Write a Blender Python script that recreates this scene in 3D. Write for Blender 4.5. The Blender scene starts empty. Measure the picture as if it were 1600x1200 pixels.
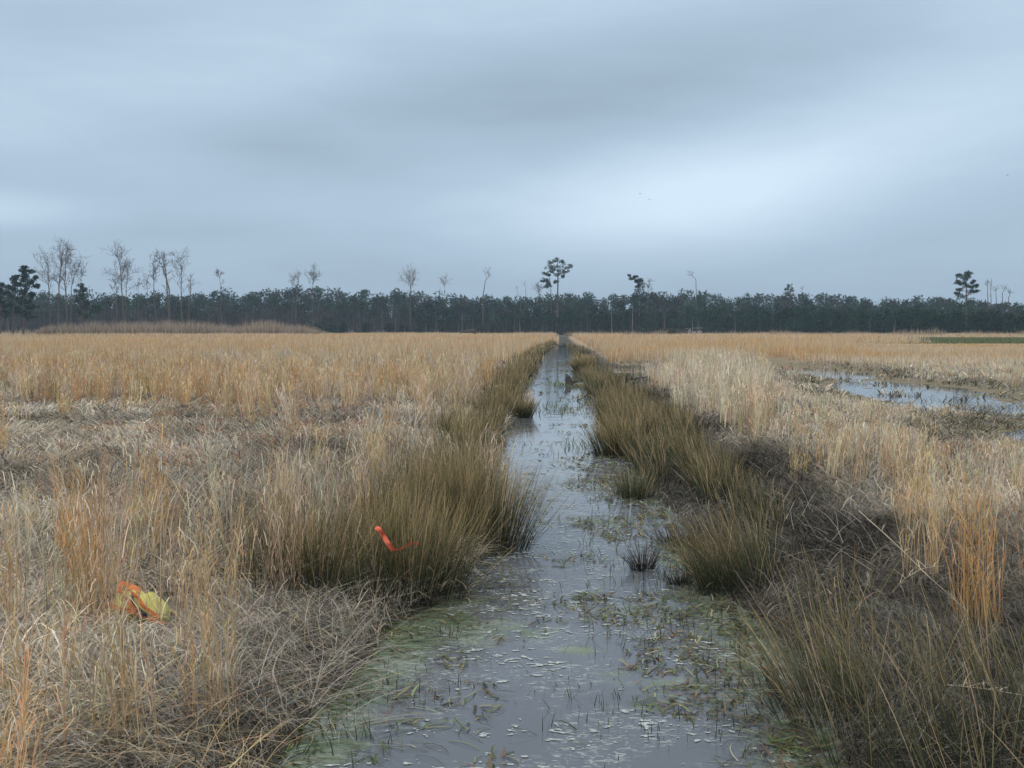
import bpy, math, random
import numpy as np
R = math.radians
rng = np.random.default_rng(7)
random.seed(7)
sc = bpy.context.scene
COL = sc.collection

# ------------------------------------------------------------------ camera
F, CX, CY = 1690.0, 800.0, 600.0          # focal length in photo pixels
CAMH = 1.80
YAW, PITCH = R(2.54), R(2.91)
cam_d = bpy.data.cameras.new("camera")
cam_d.sensor_width = 36.0
cam_d.lens = F / 1600.0 * 36.0
cam_d.clip_start, cam_d.clip_end = 0.1, 6000.0
cam = bpy.data.objects.new("camera", cam_d)
cam.location = (0, 0, CAMH)
cam.rotation_euler = (R(90) - PITCH, 0, YAW)
COL.objects.link(cam)
sc.camera = cam

# ------------------------------------------------------------------ colour management
sc.view_settings.view_transform = 'Standard'
sc.view_settings.look = 'None'
sc.view_settings.gamma = 1.0
sc.view_settings.exposure = 0.0
sc.render.engine = 'CYCLES'
sc.cycles.max_bounces = 6
sc.cycles.diffuse_bounces = 3
sc.cycles.transparent_max_bounces = 4
sc.cycles.volume_bounces = 0
sc.cycles.use_denoising = True
sc.cycles.denoiser = 'OPENIMAGEDENOISE'
sc.cycles.denoising_input_passes = 'RGB_ALBEDO_NORMAL'
sc.cycles.denoising_prefilter = 'ACCURATE'

# ------------------------------------------------------------------ world: overcast sky
SUN_EL, SUN_AZ = R(48), R(215)            # azimuth clockwise from +Y (behind, left of the camera)
wd = bpy.data.worlds.new("World")
sc.world = wd
wd.use_nodes = True
wn = wd.node_tree
wn.nodes.clear()


class NB:
    """tiny node-building helper"""
    def __init__(s, nt): s.nt = nt
    def n(s, t, **kw):
        nd = s.nt.nodes.new(t)
        for k, v in kw.items(): setattr(nd, k, v)
        return nd
    def link(s, a, b): s.nt.links.new(a, b)
    def put(s, sock, v):
        if isinstance(v, (int, float)): sock.default_value = v
        elif isinstance(v, tuple): sock.default_value = v
        else: s.link(v, sock)
    def m(s, op, a, b=0.0, c=0.0):
        nd = s.n('ShaderNodeMath', operation=op)
        s.put(nd.inputs[0], a); s.put(nd.inputs[1], b); s.put(nd.inputs[2], c)
        return nd.outputs[0]
    def rng(s, v, a, b, c=0.0, d=1.0, smooth=True):
        nd = s.n('ShaderNodeMapRange', interpolation_type='SMOOTHSTEP' if smooth else 'LINEAR')
        s.put(nd.inputs[0], v); s.put(nd.inputs[1], a); s.put(nd.inputs[2], b); s.put(nd.inputs[3], c); s.put(nd.inputs[4], d)
        return nd.outputs[0]
    def noise(s, vec, scale, detail=4.0, rough=0.5, dist=0.0):
        nd = s.n('ShaderNodeTexNoise')
        if vec is not None: s.link(vec, nd.inputs['Vector'])
        nd.inputs['Scale'].default_value = scale; nd.inputs['Detail'].default_value = detail
        nd.inputs['Roughness'].default_value = rough; nd.inputs['Distortion'].default_value = dist
        return nd.outputs[0]
    def mixc(s, f, a, b, blend='MIX'):
        nd = s.n('ShaderNodeMix', data_type='RGBA', blend_type=blend)
        s.put(nd.inputs[0], f); s.put(nd.inputs[6], a); s.put(nd.inputs[7], b)
        return nd.outputs[2]
    def comb(s, x, y, z):
        nd = s.n('ShaderNodeCombineXYZ'); s.put(nd.inputs[0], x); s.put(nd.inputs[1], y); s.put(nd.inputs[2], z)
        return nd.outputs[0]


W = NB(wn)
tc = W.n('ShaderNodeTexCoord')
sep = W.n('ShaderNodeSeparateXYZ'); W.link(tc.outputs['Generated'], sep.inputs[0])
dx, dy, dz = sep.outputs
az = W.m('ARCTAN2', dx, dy)
el = W.m('ARCSINE', W.m('MAXIMUM', dz, 0.0))
cloud_vec = W.comb(W.m('MULTIPLY', az, 2.6), W.m('MULTIPLY', el, 11.0), W.m('MULTIPLY', W.m('ADD', az, el), 0.3))
n1 = W.noise(cloud_vec, 1.1, 3.0, 0.45, 0.5)
n2 = W.noise(cloud_vec, 3.2, 6.0, 0.55, 0.6)
val = W.m('ADD', W.m('MULTIPLY', W.m('SUBTRACT', n1, 0.5), 0.34), W.m('MULTIPLY', W.m('SUBTRACT', n2, 0.5), 0.22))
# cloud thickness where the deck is thin (bright) or thick (dark): direction, size, tilt, amount
for (u, v, su, sv, tilt, amp) in [
        (1085, 312, 180, 50, 8, .40), (1500, 195, 290, 80, 15, .16), (1260, 265, 240, 75, 13, .13), (900, 320, 260, 70, 0, .12),
        (20, 352, 110, 22, 0, .26), (330, 150, 260, 45, 10, .16), (120, 235, 160, 30, -4, .12), (780, 10, 300, 40, 0, .16),
        (830, 165, 260, 50, 4, -.26), (1150, 110, 330, 45, 12, -.14), (450, 245, 200, 30, -5, -.18), (1460, 372, 250, 36, 4, -.13),
        (240, 372, 260, 16, 3, -.15), (560, 420, 420, 40, 0, -.10), (1560, 30, 160, 40, 10, .10)]:
    a0, e0, ct, st = (u - 875) / F, (514 - v) / F, math.cos(R(tilt)), math.sin(R(tilt))
    da, de = W.m('SUBTRACT', az, a0), W.m('SUBTRACT', el, e0)
    p = W.m('MULTIPLY', W.m('ADD', W.m('MULTIPLY', da, ct), W.m('MULTIPLY', de, st)), F / su)
    q = W.m('MULTIPLY', W.m('SUBTRACT', W.m('MULTIPLY', de, ct), W.m('MULTIPLY', da, st)), F / sv)
    r2 = W.m('ADD', W.m('MULTIPLY', p, p), W.m('MULTIPLY', q, q))
    val = W.m('MULTIPLY_ADD', W.m('EXPONENT', W.m('MULTIPLY', r2, -0.5)), amp, val)
ramp = W.n('ShaderNodeValToRGB')
cr = ramp.color_ramp
cr.elements[0].position = 0.0; cr.elements[0].color = (.33, .44, .54, 1)
cr.elements[1].position = 1.0; cr.elements[1].color = (.71, .875, 1.02, 1)
e = cr.elements.new(.42); e.color = (.455, .592, .735, 1)
W.link(W.m('ADD', val, 0.42), ramp.inputs[0])
low = W.rng(el, 0.0, 0.10, 0.84, 1.0)                     # the deck darkens towards the horizon
high = W.rng(el, 0.30, 1.1, 1.0, 2.9)                     # and is brightest overhead
lum = W.m('MULTIPLY', low, high)
cl = W.mixc(W.rng(el, .28, .8, 0, 1), ramp.outputs[0], (.57, .59, .60, 1))
cl = W.mixc(1.0, cl, W.comb(lum, lum, lum), 'MULTIPLY')
sky = W.n('ShaderNodeTexSky', sky_type='NISHITA', sun_disc=False, sun_elevation=SUN_EL, sun_rotation=SUN_AZ)
sky.air_density = 1.0; sky.dust_density = 2.0
cl10 = W.mixc(1.0, cl, (10, 10, 10, 1), 'MULTIPLY')       # into the sky texture's units
skymix = W.mixc(0.96, sky.outputs[0], cl10)
bg = W.n('ShaderNodeBackground'); bg.inputs[1].default_value = 0.10
W.link(skymix, bg.inputs[0])
wo = W.n('ShaderNodeOutputWorld'); W.link(bg.outputs[0], wo.inputs[0])

# ------------------------------------------------------------------ sun (behind cloud: weak, very soft, slightly warm)
sd = bpy.data.lights.new("sun", 'SUN')
sd.energy = 1.3; sd.angle = R(35); sd.color = (1.0, .88, .72)
so = bpy.data.objects.new("sun", sd); COL.objects.link(so)
# the lamp shines along its local -Z: tilt it so that it comes from (SUN_AZ, SUN_EL)
so.rotation_euler = (R(90) - SUN_EL, 0, math.pi - SUN_AZ)

# ------------------------------------------------------------------ picking helpers: photo pixel -> world
cp, sp_, cyw, syw = math.cos(PITCH), math.sin(PITCH), math.cos(YAW), math.sin(YAW)


def ray(u, v):
    a, b = (u - CX) / F, -(v - CY) / F
    x, y, z = a, cp + b * sp_, -sp_ + b * cp          # right, forward, up of a camera pitched down
    return np.array([x * cyw - y * syw, x * syw + y * cyw, z])


def at(u, v, Y):
    d = ray(u, v); t = Y / d[1]
    return np.array([d[0] * t, Y, CAMH + d[2] * t])


def onz(u, v, z):
    d = ray(u, v); t = (z - CAMH) / d[2]
    return np.array([d[0] * t, d[1] * t, z])


# ------------------------------------------------------------------ numpy helpers
TAB = rng.random((256, 256))


def vn(x, y, s, seed=0):
    x = np.asarray(x, float) / s + seed * 17.31; y = np.asarray(y, float) / s + seed * 9.77
    ix, iy = np.floor(x).astype(int), np.floor(y).astype(int)
    fx, fy = x - ix, y - iy
    fx = fx * fx * (3 - 2 * fx); fy = fy * fy * (3 - 2 * fy)
    a = TAB[ix & 255, iy & 255]; b = TAB[(ix + 1) & 255, iy & 255]
    c = TAB[ix & 255, (iy + 1) & 255]; d = TAB[(ix + 1) & 255, (iy + 1) & 255]
    return (a * (1 - fx) + b * fx) * (1 - fy) + (c * (1 - fx) + d * fx) * fy


def fbm(x, y, s, seed=0):
    return (vn(x, y, s, seed) * .55 + vn(x, y, s / 2.3, seed + 1) * .3 + vn(x, y, s / 5.1, seed + 2) * .15)


def ss(t):
    t = np.clip(t, 0, 1); return t * t * (3 - 2 * t)


# water's edge of the ditch, left and right, against distance
YL = [0, 4.4, 5.5, 6.5, 7.0, 8.0, 8.6, 10, 12.4, 16, 24, 35, 66, 95, 125, 300]
XL = [-1.35, -1.2, -1.12, -1.0, -.80, -.76, -.60, -.66, -.88, -1.02, -1.0, -1.15, -1.3, -1.1, -.05, -.03]
YR = [0, 4.4, 5.2, 6.3, 7.3, 8.6, 10.5, 12.0, 14, 16.4, 24, 35, 66, 95, 125, 300]
XR = [1.0, 1.08, 1.18, 1.15, 1.10, 1.02, 1.0, .92, .94, .82, .82, .85, 1.0, .95, .05, .03]
SY = [12, 14, 24, 33, 47, 84, 130]
SX = [7.6, 7.8, 9.3, 10.1, 10.9, 12.6, 14.5]
HY = [14.6, 16, 17.5, 19.2, 20.2, 22.3, 24, 30, 36, 38, 41, 44, 50, 54, 58]
HW = [-.4, 1.2, 1.6, 1.0, -.3, .2, 1.5, 1.7, 1.3, .2, 1.0, 1.4, 1.2, .4, -.6]


def edges(x, y):
    fade = np.clip((125 - y) / 30, 0, 1)
    xl = np.interp(y, YL, XL) + fade * .22 * (fbm(y * 1.0, y * .13 + 3, 1.1, 3) - .5)
    xr = np.interp(y, YR, XR) + fade * .30 * (fbm(y * 1.0, y * .13 + 40, 1.2, 5) - .5)
    return xl, xr


def strip(x, y):
    """signed metres inside the flooded wheel-track on the right (positive = in water)"""
    c = np.interp(y, SY, SX); hw = np.interp(y, HY, HW)
    a = hw - np.abs(x - c) + 1.5 * (fbm(x, y * .6, 1.9, 8) - .5) + 1.1 * (vn(x, y * .7, .8, 10) - .5)
    b = 1.0 - np.hypot((x - 2.9) / 1.0, (y - 47) / 3.0) + .5 * (fbm(x, y, .8, 9) - .5)
    return np.maximum(a, b)


def ground_z(x, y):
    x = np.asarray(x, float); y = np.asarray(y, float)
    xl, xr = edges(x, y)
    dl, dr = xl - x, x - xr
    zl = .01 + .05 * ss(dl / .25) + .17 * ss((dl - .1) / 1.3)
    zr = -.005 + .025 * ss(dr / .4) + .15 * ss((dr - 1.1) / 1.8)
    zc = .02 - .34 * ss(np.minimum(-dl, -dr) / .4)
    z = np.where(dl > 0, zl, np.where(dr > 0, zr, zc))
    out = np.maximum(dl, dr)
    n = fbm(x, y, .55, 11) - .5
    z = z + np.where(dl > 0, .07, np.where(dr < 2.0, .10, .07)) * n * ss(out / .4)
    z = z + .10 * (vn(x, y, 9., 14) - .5) * ss((out - 2.5) / 4)
    s = strip(x, y)
    z = np.where(s > -2.6, z + (.035 * (vn(x, y, .6, 19) - .35) - .03 * ss(s / .5) - z) * ss((s + 2.4) / 2.3), z)
    return z


class NM:
    """collects numpy geometry and links it as ONE mesh object"""
    def __init__(s): s.V, s.Q, s.T, s.C, s.n = [], [], [], [], 0
    def add(s, V, Q=None, T=None, C=None):
        V = np.asarray(V, np.float32).reshape(-1, 3)
        if C is None: C = np.ones_like(V) * .5
        C = np.asarray(C, np.float32)
        if C.ndim == 1: C = np.tile(C, (len(V), 1))
        s.V.append(V); s.C.append(C)
        if Q is not None and len(Q): s.Q.append(np.asarray(Q, np.int64).reshape(-1, 4) + s.n)
        if T is not None and len(T): s.T.append(np.asarray(T, np.int64).reshape(-1, 3) + s.n)
        s.n += len(V)
    def build(s, name, mat, parent=None, origin=None, smooth=False, kind=None):
        V = np.concatenate(s.V) if s.V else np.zeros((0, 3), np.float32)
        C = np.concatenate(s.C) if s.C else np.zeros((0, 3), np.float32)
        if origin is not None: V = V - np.asarray(origin, np.float32)
        Q = np.concatenate(s.Q) if s.Q else np.zeros((0, 4), np.int64)
        T = np.concatenate(s.T) if s.T else np.zeros((0, 3), np.int64)
        me = bpy.data.meshes.new(name)
        me.vertices.add(len(V)); me.vertices.foreach_set('co', V.astype(np.float32).ravel())
        idx = np.concatenate([Q.ravel(), T.ravel()]).astype(np.int32)
        me.loops.add(len(idx)); me.loops.foreach_set('vertex_index', idx)
        st = np.concatenate([np.arange(len(Q)) * 4, len(Q) * 4 + np.arange(len(T)) * 3]).astype(np.int32)
        me.polygons.add(len(st)); me.polygons.foreach_set('loop_start', st)
        me.polygons.foreach_set('use_smooth', np.full(len(st), smooth))
        at_ = me.attributes.new('Col', 'FLOAT_COLOR', 'POINT')
        at_.data.foreach_set('color', np.concatenate([C, np.ones((len(C), 1), np.float32)], 1).astype(np.float32).ravel())
        me.update(calc_edges=True)
        me.materials.append(mat)
        ob = bpy.data.objects.new(name, me)
        COL.objects.link(ob)
        if parent is not None: ob.parent = parent
        elif origin is not None: ob.location = tuple(float(q) for q in origin)
        if kind: ob['kind'] = kind
        return ob


def tag(o, label, cat, group=None):
    o['label'] = label; o['category'] = cat
    if group: o['group'] = group
    return o


def empty(name, loc, label, cat, group=None):
    o = bpy.data.objects.new(name, None); COL.objects.link(o)
    o.location = tuple(float(q) for q in loc); o.empty_display_size = .2
    return tag(o, label, cat, group)


def jit(c, n, amt=.18, hue=.06):
    c = np.asarray(c, float)
    if c.ndim == 1: c = np.tile(c, (n, 1))
    return np.clip(c * (1 + amt * rng.standard_normal((n, 1))) * (1 + hue * rng.standard_normal((n, 3))), .004, .9)


def blades(P, L, az, th0, th1, w, cols, seg=3, daz=0.0, taper=.75, flat=False, power=1.0):
    """one ribbon per row of P: bends from angle th0 (from vertical) to th1 along its length L; returns geometry for NM.add"""
    N = len(P)
    B = lambda a: np.broadcast_to(np.asarray(a, float), (N,)).astype(float)
    L, az, th0, th1, w, daz = B(L), B(az), B(th0), B(th1), B(w), B(daz)
    tm = (np.arange(seg) + .5) / seg
    th = th0[:, None] + (th1 - th0)[:, None] * (tm[None] ** power)
    aa = az[:, None] + daz[:, None] * tm[None]
    st = L[:, None] / seg
    d = np.stack([np.sin(th) * np.cos(aa) * st, np.sin(th) * np.sin(aa) * st, np.cos(th) * st], -1)
    pos = np.concatenate([np.zeros((N, 1, 3)), np.cumsum(d, 1)], 1) + P[:, None, :]
    if flat: fa = az + math.pi / 2
    else: fa = az + math.pi / 2 + rng.uniform(-1.1, 1.1, N)
    side = np.stack([np.cos(fa), np.sin(fa), np.zeros(N)], -1)
    t = np.arange(seg + 1) / seg
    prof = 1 - taper * t ** 1.6
    off = side[:, None, :] * (w[:, None] * .5 * prof[None])[..., None]
    Lf, Rt = pos[:, :seg] - off[:, :seg], pos[:, :seg] + off[:, :seg]
    nv = 2 * seg + 1
    V = np.empty((N, nv, 3))
    V[:, 0:2 * seg:2] = Lf; V[:, 1:2 * seg:2] = Rt; V[:, 2 * seg] = pos[:, seg]
    K = len(cols); stops = np.linspace(0, 1, K)
    cs = np.stack([np.asarray(c, float) if np.ndim(c) == 2 else np.tile(np.asarray(c, float), (N, 1)) for c in cols], 1)
    Cc = np.empty((N, seg + 1, 3))
    for i, tt in enumerate(t):
        k = min(int(np.searchsorted(stops, tt, 'right')) - 1, K - 2) if K > 1 else 0
        f = (tt - stops[k]) / (stops[k + 1] - stops[k]) if K > 1 else 0
        Cc[:, i] = cs[:, k] * (1 - f) + (cs[:, k + 1] * f if K > 1 else 0)
    C = np.empty((N, nv, 3))
    C[:, 0:2 * seg:2] = Cc[:, :seg]; C[:, 1:2 * seg:2] = Cc[:, :seg]; C[:, 2 * seg] = Cc[:, seg]
    base = (np.arange(N) * nv)[:, None]
    Q = np.concatenate([base + np.array([[2 * i, 2 * i + 1, 2 * i + 3, 2 * i + 2]]) for i in range(seg - 1)], 0) if seg > 1 else np.zeros((0, 4), int)
    T = base + np.array([[2 * seg - 2, 2 * seg - 1, 2 * seg]])
    return V.reshape(-1, 3), Q, T, C.reshape(-1, 3), pos


def wedge(dens, d0, d1, s0=-.60, s1=.51):
    """random ground points in the strip of view between two distances, dens per square metre"""
    n = int(dens * (s1 - s0) * (d1 * d1 - d0 * d0) / 2)
    y = np.sqrt(rng.random(n) * (d1 * d1 - d0 * d0) + d0 * d0)
    s = rng.uniform(s0, s1, n)
    return s * y, y


def keep(p, *arr):
    m = rng.random(len(p)) < p
    return [a[m] for a in arr]


# ------------------------------------------------------------------ materials
rng = np.random.default_rng(101)
def newmat(name):
    m = bpy.data.materials.new(name); m.use_nodes = True
    m.node_tree.nodes.clear()
    return m, NB(m.node_tree)


def mat_plant(name, trans=.28, gloss=.0):
    m, b = newmat(name)
    a = b.n('ShaderNodeAttribute', attribute_name='Col')
    d = b.n('ShaderNodeBsdfDiffuse'); b.link(a.outputs[0], d.inputs[0])
    t = b.n('ShaderNodeBsdfTranslucent'); b.link(a.outputs[0], t.inputs[0])
    mx = b.n('ShaderNodeMixShader'); mx.inputs[0].default_value = trans
    b.link(d.outputs[0], mx.inputs[1]); b.link(t.outputs[0], mx.inputs[2])
    out = mx.outputs[0]
    if gloss:
        g = b.n('ShaderNodeBsdfGlossy'); g.inputs['Roughness'].default_value = .45
        m2 = b.n('ShaderNodeMixShader'); m2.inputs[0].default_value = gloss
        b.link(out, m2.inputs[1]); b.link(g.outputs[0], m2.inputs[2]); out = m2.outputs[0]
    o = b.n('ShaderNodeOutputMaterial'); b.link(out, o.inputs[0])
    return m


def mat_solid(name, color, rough=.8, noise_scale=0., dark=.6, bump=0.):
    m, b = newmat(name)
    p = b.n('ShaderNodeBsdfPrincipled'); p.inputs['Roughness'].default_value = rough
    p.inputs['Specular IOR Level'].default_value = .3
    if noise_scale:
        t = b.n('ShaderNodeTexCoord')
        n = b.noise(t.outputs['Object'], noise_scale, 5, .6)
        c = b.mixc(b.rng(n, .35, .65), tuple(q * dark for q in color) + (1,), tuple(color) + (1,))
        b.link(c, p.inputs[0])
        if bump:
            bp = b.n('ShaderNodeBump'); bp.inputs[0].default_value = bump; b.link(n, bp.inputs['Height']); b.link(bp.outputs[0], p.inputs['Normal'])
    else: p.inputs[0].default_value = tuple(color) + (1,)
    o = b.n('ShaderNodeOutputMaterial'); b.link(p.outputs[0], o.inputs[0])
    return m


M_GRASS = mat_plant('dry_grass_blades', .15)
M_RUSH = mat_plant('rush_stems', .15, .03)
M_NEEDLE = mat_plant('pine_needles', .15)
M_TWIG = mat_plant('bare_twigs', .0)
M_BARK = mat_solid('bark', (.13, .105, .09), .9, 3.0, .6)
M_DEAD = mat_solid('dead_wood', (.085, .075, .07), .9, 6.0, .5)


def ground_material():
    m, b = newmat('field_soil')
    a = b.n('ShaderNodeAttribute', attribute_name='Col')
    t = b.n('ShaderNodeTexCoord')
    n = b.noise(t.outputs['Object'], 14.0, 6, .65)
    n2 = b.noise(t.outputs['Object'], 90.0, 3, .6)
    f = b.m('ADD', b.m('MULTIPLY', n, .9), b.m('MULTIPLY', n2, .8))
    c = b.mixc(1.0, a.outputs[0], b.comb(f, f, f), 'MULTIPLY')
    p = b.n('ShaderNodeBsdfPrincipled'); b.link(c, p.inputs[0])
    p.inputs['Roughness'].default_value = .85; p.inputs['Specular IOR Level'].default_value = .25
    bp = b.n('ShaderNodeBump'); bp.inputs[0].default_value = .5; bp.inputs[1].default_value = .03
    b.link(b.m('ADD', n, n2), bp.inputs['Height']); b.link(bp.outputs[0], p.inputs['Normal'])
    o = b.n('ShaderNodeOutputMaterial'); b.link(p.outputs[0], o.inputs[0])
    return m


def water_material():
    m, b = newmat('ditch_water')
    t = b.n('ShaderNodeTexCoord')
    a = b.n('ShaderNodeAttribute', attribute_name='Col')       # R: how far algae has spread over the surface here
    sx = b.n('ShaderNodeSeparateColor'); b.link(a.outputs[0], sx.inputs[0])
    p = b.n('ShaderNodeBsdfPrincipled')
    p.inputs[0].default_value = (.090, .097, .112, 1); p.inputs['Roughness'].default_value = .045
    p.inputs['IOR'].default_value = 1.333
    n = b.noise(t.outputs['Object'], 2.2, 3, .5, .3)
    n2 = b.noise(t.outputs['Object'], 14., 2, .5)
    bp = b.n('ShaderNodeBump'); bp.inputs[0].default_value = .10; bp.inputs[1].default_value = .05
    b.link(b.m('ADD', n, b.m('MULTIPLY', n2, .16)), bp.inputs['Height']); b.link(bp.outputs[0], p.inputs['Normal'])
    # algae film
    f1 = b.noise(t.outputs['Object'], 5.0, 6, .65, .8)
    f2 = b.noise(t.outputs['Object'], 38., 4, .6)
    fac = b.m('ADD', b.m('ADD', sx.outputs[0], b.m('MULTIPLY', b.m('SUBTRACT', f1, .5), 1.5)), b.m('MULTIPLY', b.m('SUBTRACT', f2, .5), .9))
    fac = b.m('MULTIPLY', b.rng(fac, .42, .74), .88)
    hue = b.noise(t.outputs['Object'], 3.1, 4, .6)
    alg = b.mixc(b.rng(hue, .38, .62), (.10, .145, .085, 1), (.19, .225, .185, 1))
    alg = b.mixc(b.m('MULTIPLY', b.rng(b.noise(t.outputs['Object'], 1.3, 3, .5), .52, .66), sx.outputs[1]), alg, (.10, .135, .02, 1))
    alg = b.mixc(b.rng(f2, .4, .7), alg, b.mixc(.5, alg, (.05, .06, .03, 1)))
    d = b.n('ShaderNodeBsdfPrincipled'); b.link(alg, d.inputs[0]); d.inputs['Roughness'].default_value = .35
    d.inputs['Specular IOR Level'].default_value = .35
    b2 = b.n('ShaderNodeBump'); b2.inputs[0].default_value = .4; b2.inputs[1].default_value = .01
    b.link(f2, b2.inputs['Height']); b.link(b2.outputs[0], d.inputs['Normal'])
    mx = b.n('ShaderNodeMixShader'); b.link(fac, mx.inputs[0]); b.link(p.outputs[0], mx.inputs[1]); b.link(d.outputs[0], mx.inputs[2])
    # thin broken film of pale scum, drawn out across the ditch
    mp = b.n('ShaderNodeMapping'); mp.inputs['Scale'].default_value = (1.0, 2.4, 1.0); b.link(t.outputs['Object'], mp.inputs[0])
    g1 = b.noise(mp.outputs[0], 16., 5, .65, 1.2); g2 = b.noise(t.outputs['Object'], 1.7, 4, .6, .6)
    sc_f = b.m('MULTIPLY', b.rng(g1, .53, .62), b.m('MULTIPLY', b.rng(g2, .46, .60), .75))
    sc_f = b.m('MULTIPLY', sc_f, sx.outputs[2])
    sd2 = b.n('ShaderNodeBsdfPrincipled'); sd2.inputs[0].default_value = (.30, .34, .33, 1); sd2.inputs['Roughness'].default_value = .5
    mx2 = b.n('ShaderNodeMixShader'); b.link(sc_f, mx2.inputs[0]); b.link(mx.outputs[0], mx2.inputs[1]); b.link(sd2.outputs[0], mx2.inputs[2])
    mx = mx2
    o = b.n('ShaderNodeOutputMaterial'); b.link(mx.outputs[0], o.inputs[0])
    return m


# ------------------------------------------------------------------ ground and water
rng = np.random.default_rng(102)
def grid_axis(parts):
    out = []
    for a, b_, st in parts: out.append(np.arange(a, b_, st))
    return np.unique(np.concatenate(out))


def in_green(x, y):
    """the distant strips of green meadow"""
    r = ss((x - (.30 * y + 1.0) + 7 * (vn(x, y, 18, 30) - .5)) / 6) * ss((y - 112) / 8) * ss((205 - y) / 12)
    l = ss((-x - 84 + 10 * (vn(x, y, 15, 31) - .5)) / 8) * ss((y - 182) / 6) * ss((214 - y) / 8) * .8
    return np.maximum(r, l)


def build_ground():
    gx = np.concatenate([-np.geomspace(6, 900, 70)[::-1], np.arange(-5.95, 12.01, .09), np.geomspace(12.3, 900, 66)])
    gy = np.concatenate([np.arange(-40, 1.9, 4.0), np.arange(2.0, 20, .1), np.geomspace(20.1, 60, 90), np.geomspace(60.8, 1500, 120)])
    X, Y = np.meshgrid(gx, gy)
    Z = ground_z(X, Y)
    V = np.stack([X, Y, Z], -1).reshape(-1, 3)
    nx, ny = len(gx), len(gy)
    i = (np.arange(ny - 1)[:, None] * nx + np.arange(nx - 1)[None]).ravel()
    Q = np.stack([i, i + 1, i + nx + 1, i + nx], 1)
    x, y, z = V[:, 0], V[:, 1], V[:, 2]
    xl, xr = edges(x, y)
    dr = x - xr
    thatch = np.array([.17, .15, .125]); dark = np.array([.030, .028, .026]); tan = np.array([.34, .24, .14]); mud = np.array([.055, .048, .038])
    n = fbm(x, y, 2.0, 20)
    c = thatch[None] * (.75 + .5 * n[:, None])
    wet = (ss((2.3 - dr + 1.2 * (n - .5)) / 1.2) * (dr > -.2))[:, None]
    c = c * (1 - wet) + dark[None] * wet
    far = ss((y - 30) / 60)[:, None] * (1 - wet)
    c = c * (1 - far) + tan[None] * (.8 + .4 * n[:, None]) * far
    s = strip(x, y)
    sw = ss((s + 1.8) / 1.2)[:, None]; c = c * (1 - sw) + np.array([.19, .16, .10])[None] * sw
    bank = (ss((.07 - z) / .06) * (x < 4))[:, None]; c = c * (1 - bank) + mud[None] * bank
    g = in_green(x, y)[:, None]; c = c * (1 - g) + np.array([.12, .14, .065])[None] * g
    wood = ss((y - 235) / 25)[:, None]; c = c * (1 - wood) + np.array([.10, .08, .055])[None] * wood
    m = NM(); m.add(V, Q, None, c)
    return m.build('ground', ground_material(), smooth=True, kind='structure')


def build_water():
    gx = np.concatenate([np.arange(-2.0, 2.61, .07), np.arange(2.75, 16.1, .5)])
    gy = np.concatenate([np.arange(1.0, 18, .10), np.geomspace(18.1, 300, 120)])
    X, Y = np.meshgrid(gx, gy)
    V = np.stack([X, Y, np.zeros_like(X)], -1).reshape(-1, 3)
    nx, ny = len(gx), len(gy)
    i = (np.arange(ny - 1)[:, None] * nx + np.arange(nx - 1)[None]).ravel()
    Q = np.stack([i, i + 1, i + nx + 1, i + nx], 1)
    x, y = V[:, 0], V[:, 1]
    xl, xr = edges(x, y)
    L, Rr = x - xl, xr - x
    a = np.maximum(ss((.75 - L) / .8) * ss((7.8 - y) / 1.2) * 1.0, ss((.22 - L) / .3) * .45)
    a = np.maximum(a, ss((.60 - Rr) / .6) * ss((11 - y) / 3) * .72)
    a = np.maximum(a, ss((.35 - Rr) / .4) * .45)
    a = a + .10 * ss((9 - y) / 3) * ss((y - 4.5) / 1.5)
    for (cx, cy, rx, ry, am) in [(.25, 36, .8, 1.6, 1.0), (.35, 30, .7, .6, .5), (-.45, 24, .3, .8, .5), (.35, 17.5, .4, .5, .5), (.5, 10, .35, .6, .6),
                                 (.45, 6.9, .5, .35, .55), (.1, 6.0, .22, .14, .8), (-.55, 6.35, .55, .35, .9), (.45, 5.5, .5, .3, .5), (.2, 22, .3, 1, .45), (0, 62, .8, 3, .5)]:
        a = np.maximum(a, am * np.exp(-((x - cx) / rx) ** 2 - ((y - cy) / ry) ** 2))
    a = np.where(x > 2.6, .05, a)
    bright = np.maximum(np.exp(-((x + .7) / .5) ** 2 - ((y - 6.6) / .7) ** 2), np.exp(-((x - .25) / .9) ** 2 - ((y - 36) / 2.) ** 2)) + .35
    m = NM(); m.add(V, Q, None, np.stack([a, np.clip(bright, 0, 1), ss((24 - y) / 12) * (x < 2)], 1))
    return m.build('water', water_material(), kind='structure')


build_ground()
build_water()

# ------------------------------------------------------------------ grass
rng = np.random.default_rng(103)
C_GREY = np.array([.385, .358, .31]); C_PALE = np.array([.60, .52, .40]); C_TAN = np.array([.53, .385, .225])
C_ORANGE = np.array([.54, .32, .145]); C_RED = np.array([.37, .185, .105]); C_DARK = np.array([.070, .065, .060])


def pick(n, cols, w):
    i = rng.choice(len(cols), n, p=np.array(w) / sum(w))
    return np.array(cols)[i]


def bag_gap(x, y):
    """grass is pressed down where the bag lies and just before it"""
    return 1 - .93 * ((x > -2.62) & (x < -1.90) & (y > 5.25) & (y < 6.3))


def p3(x, y, lift=0.0):
    return np.stack([x, y, ground_z(x, y) + lift], 1)


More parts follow.
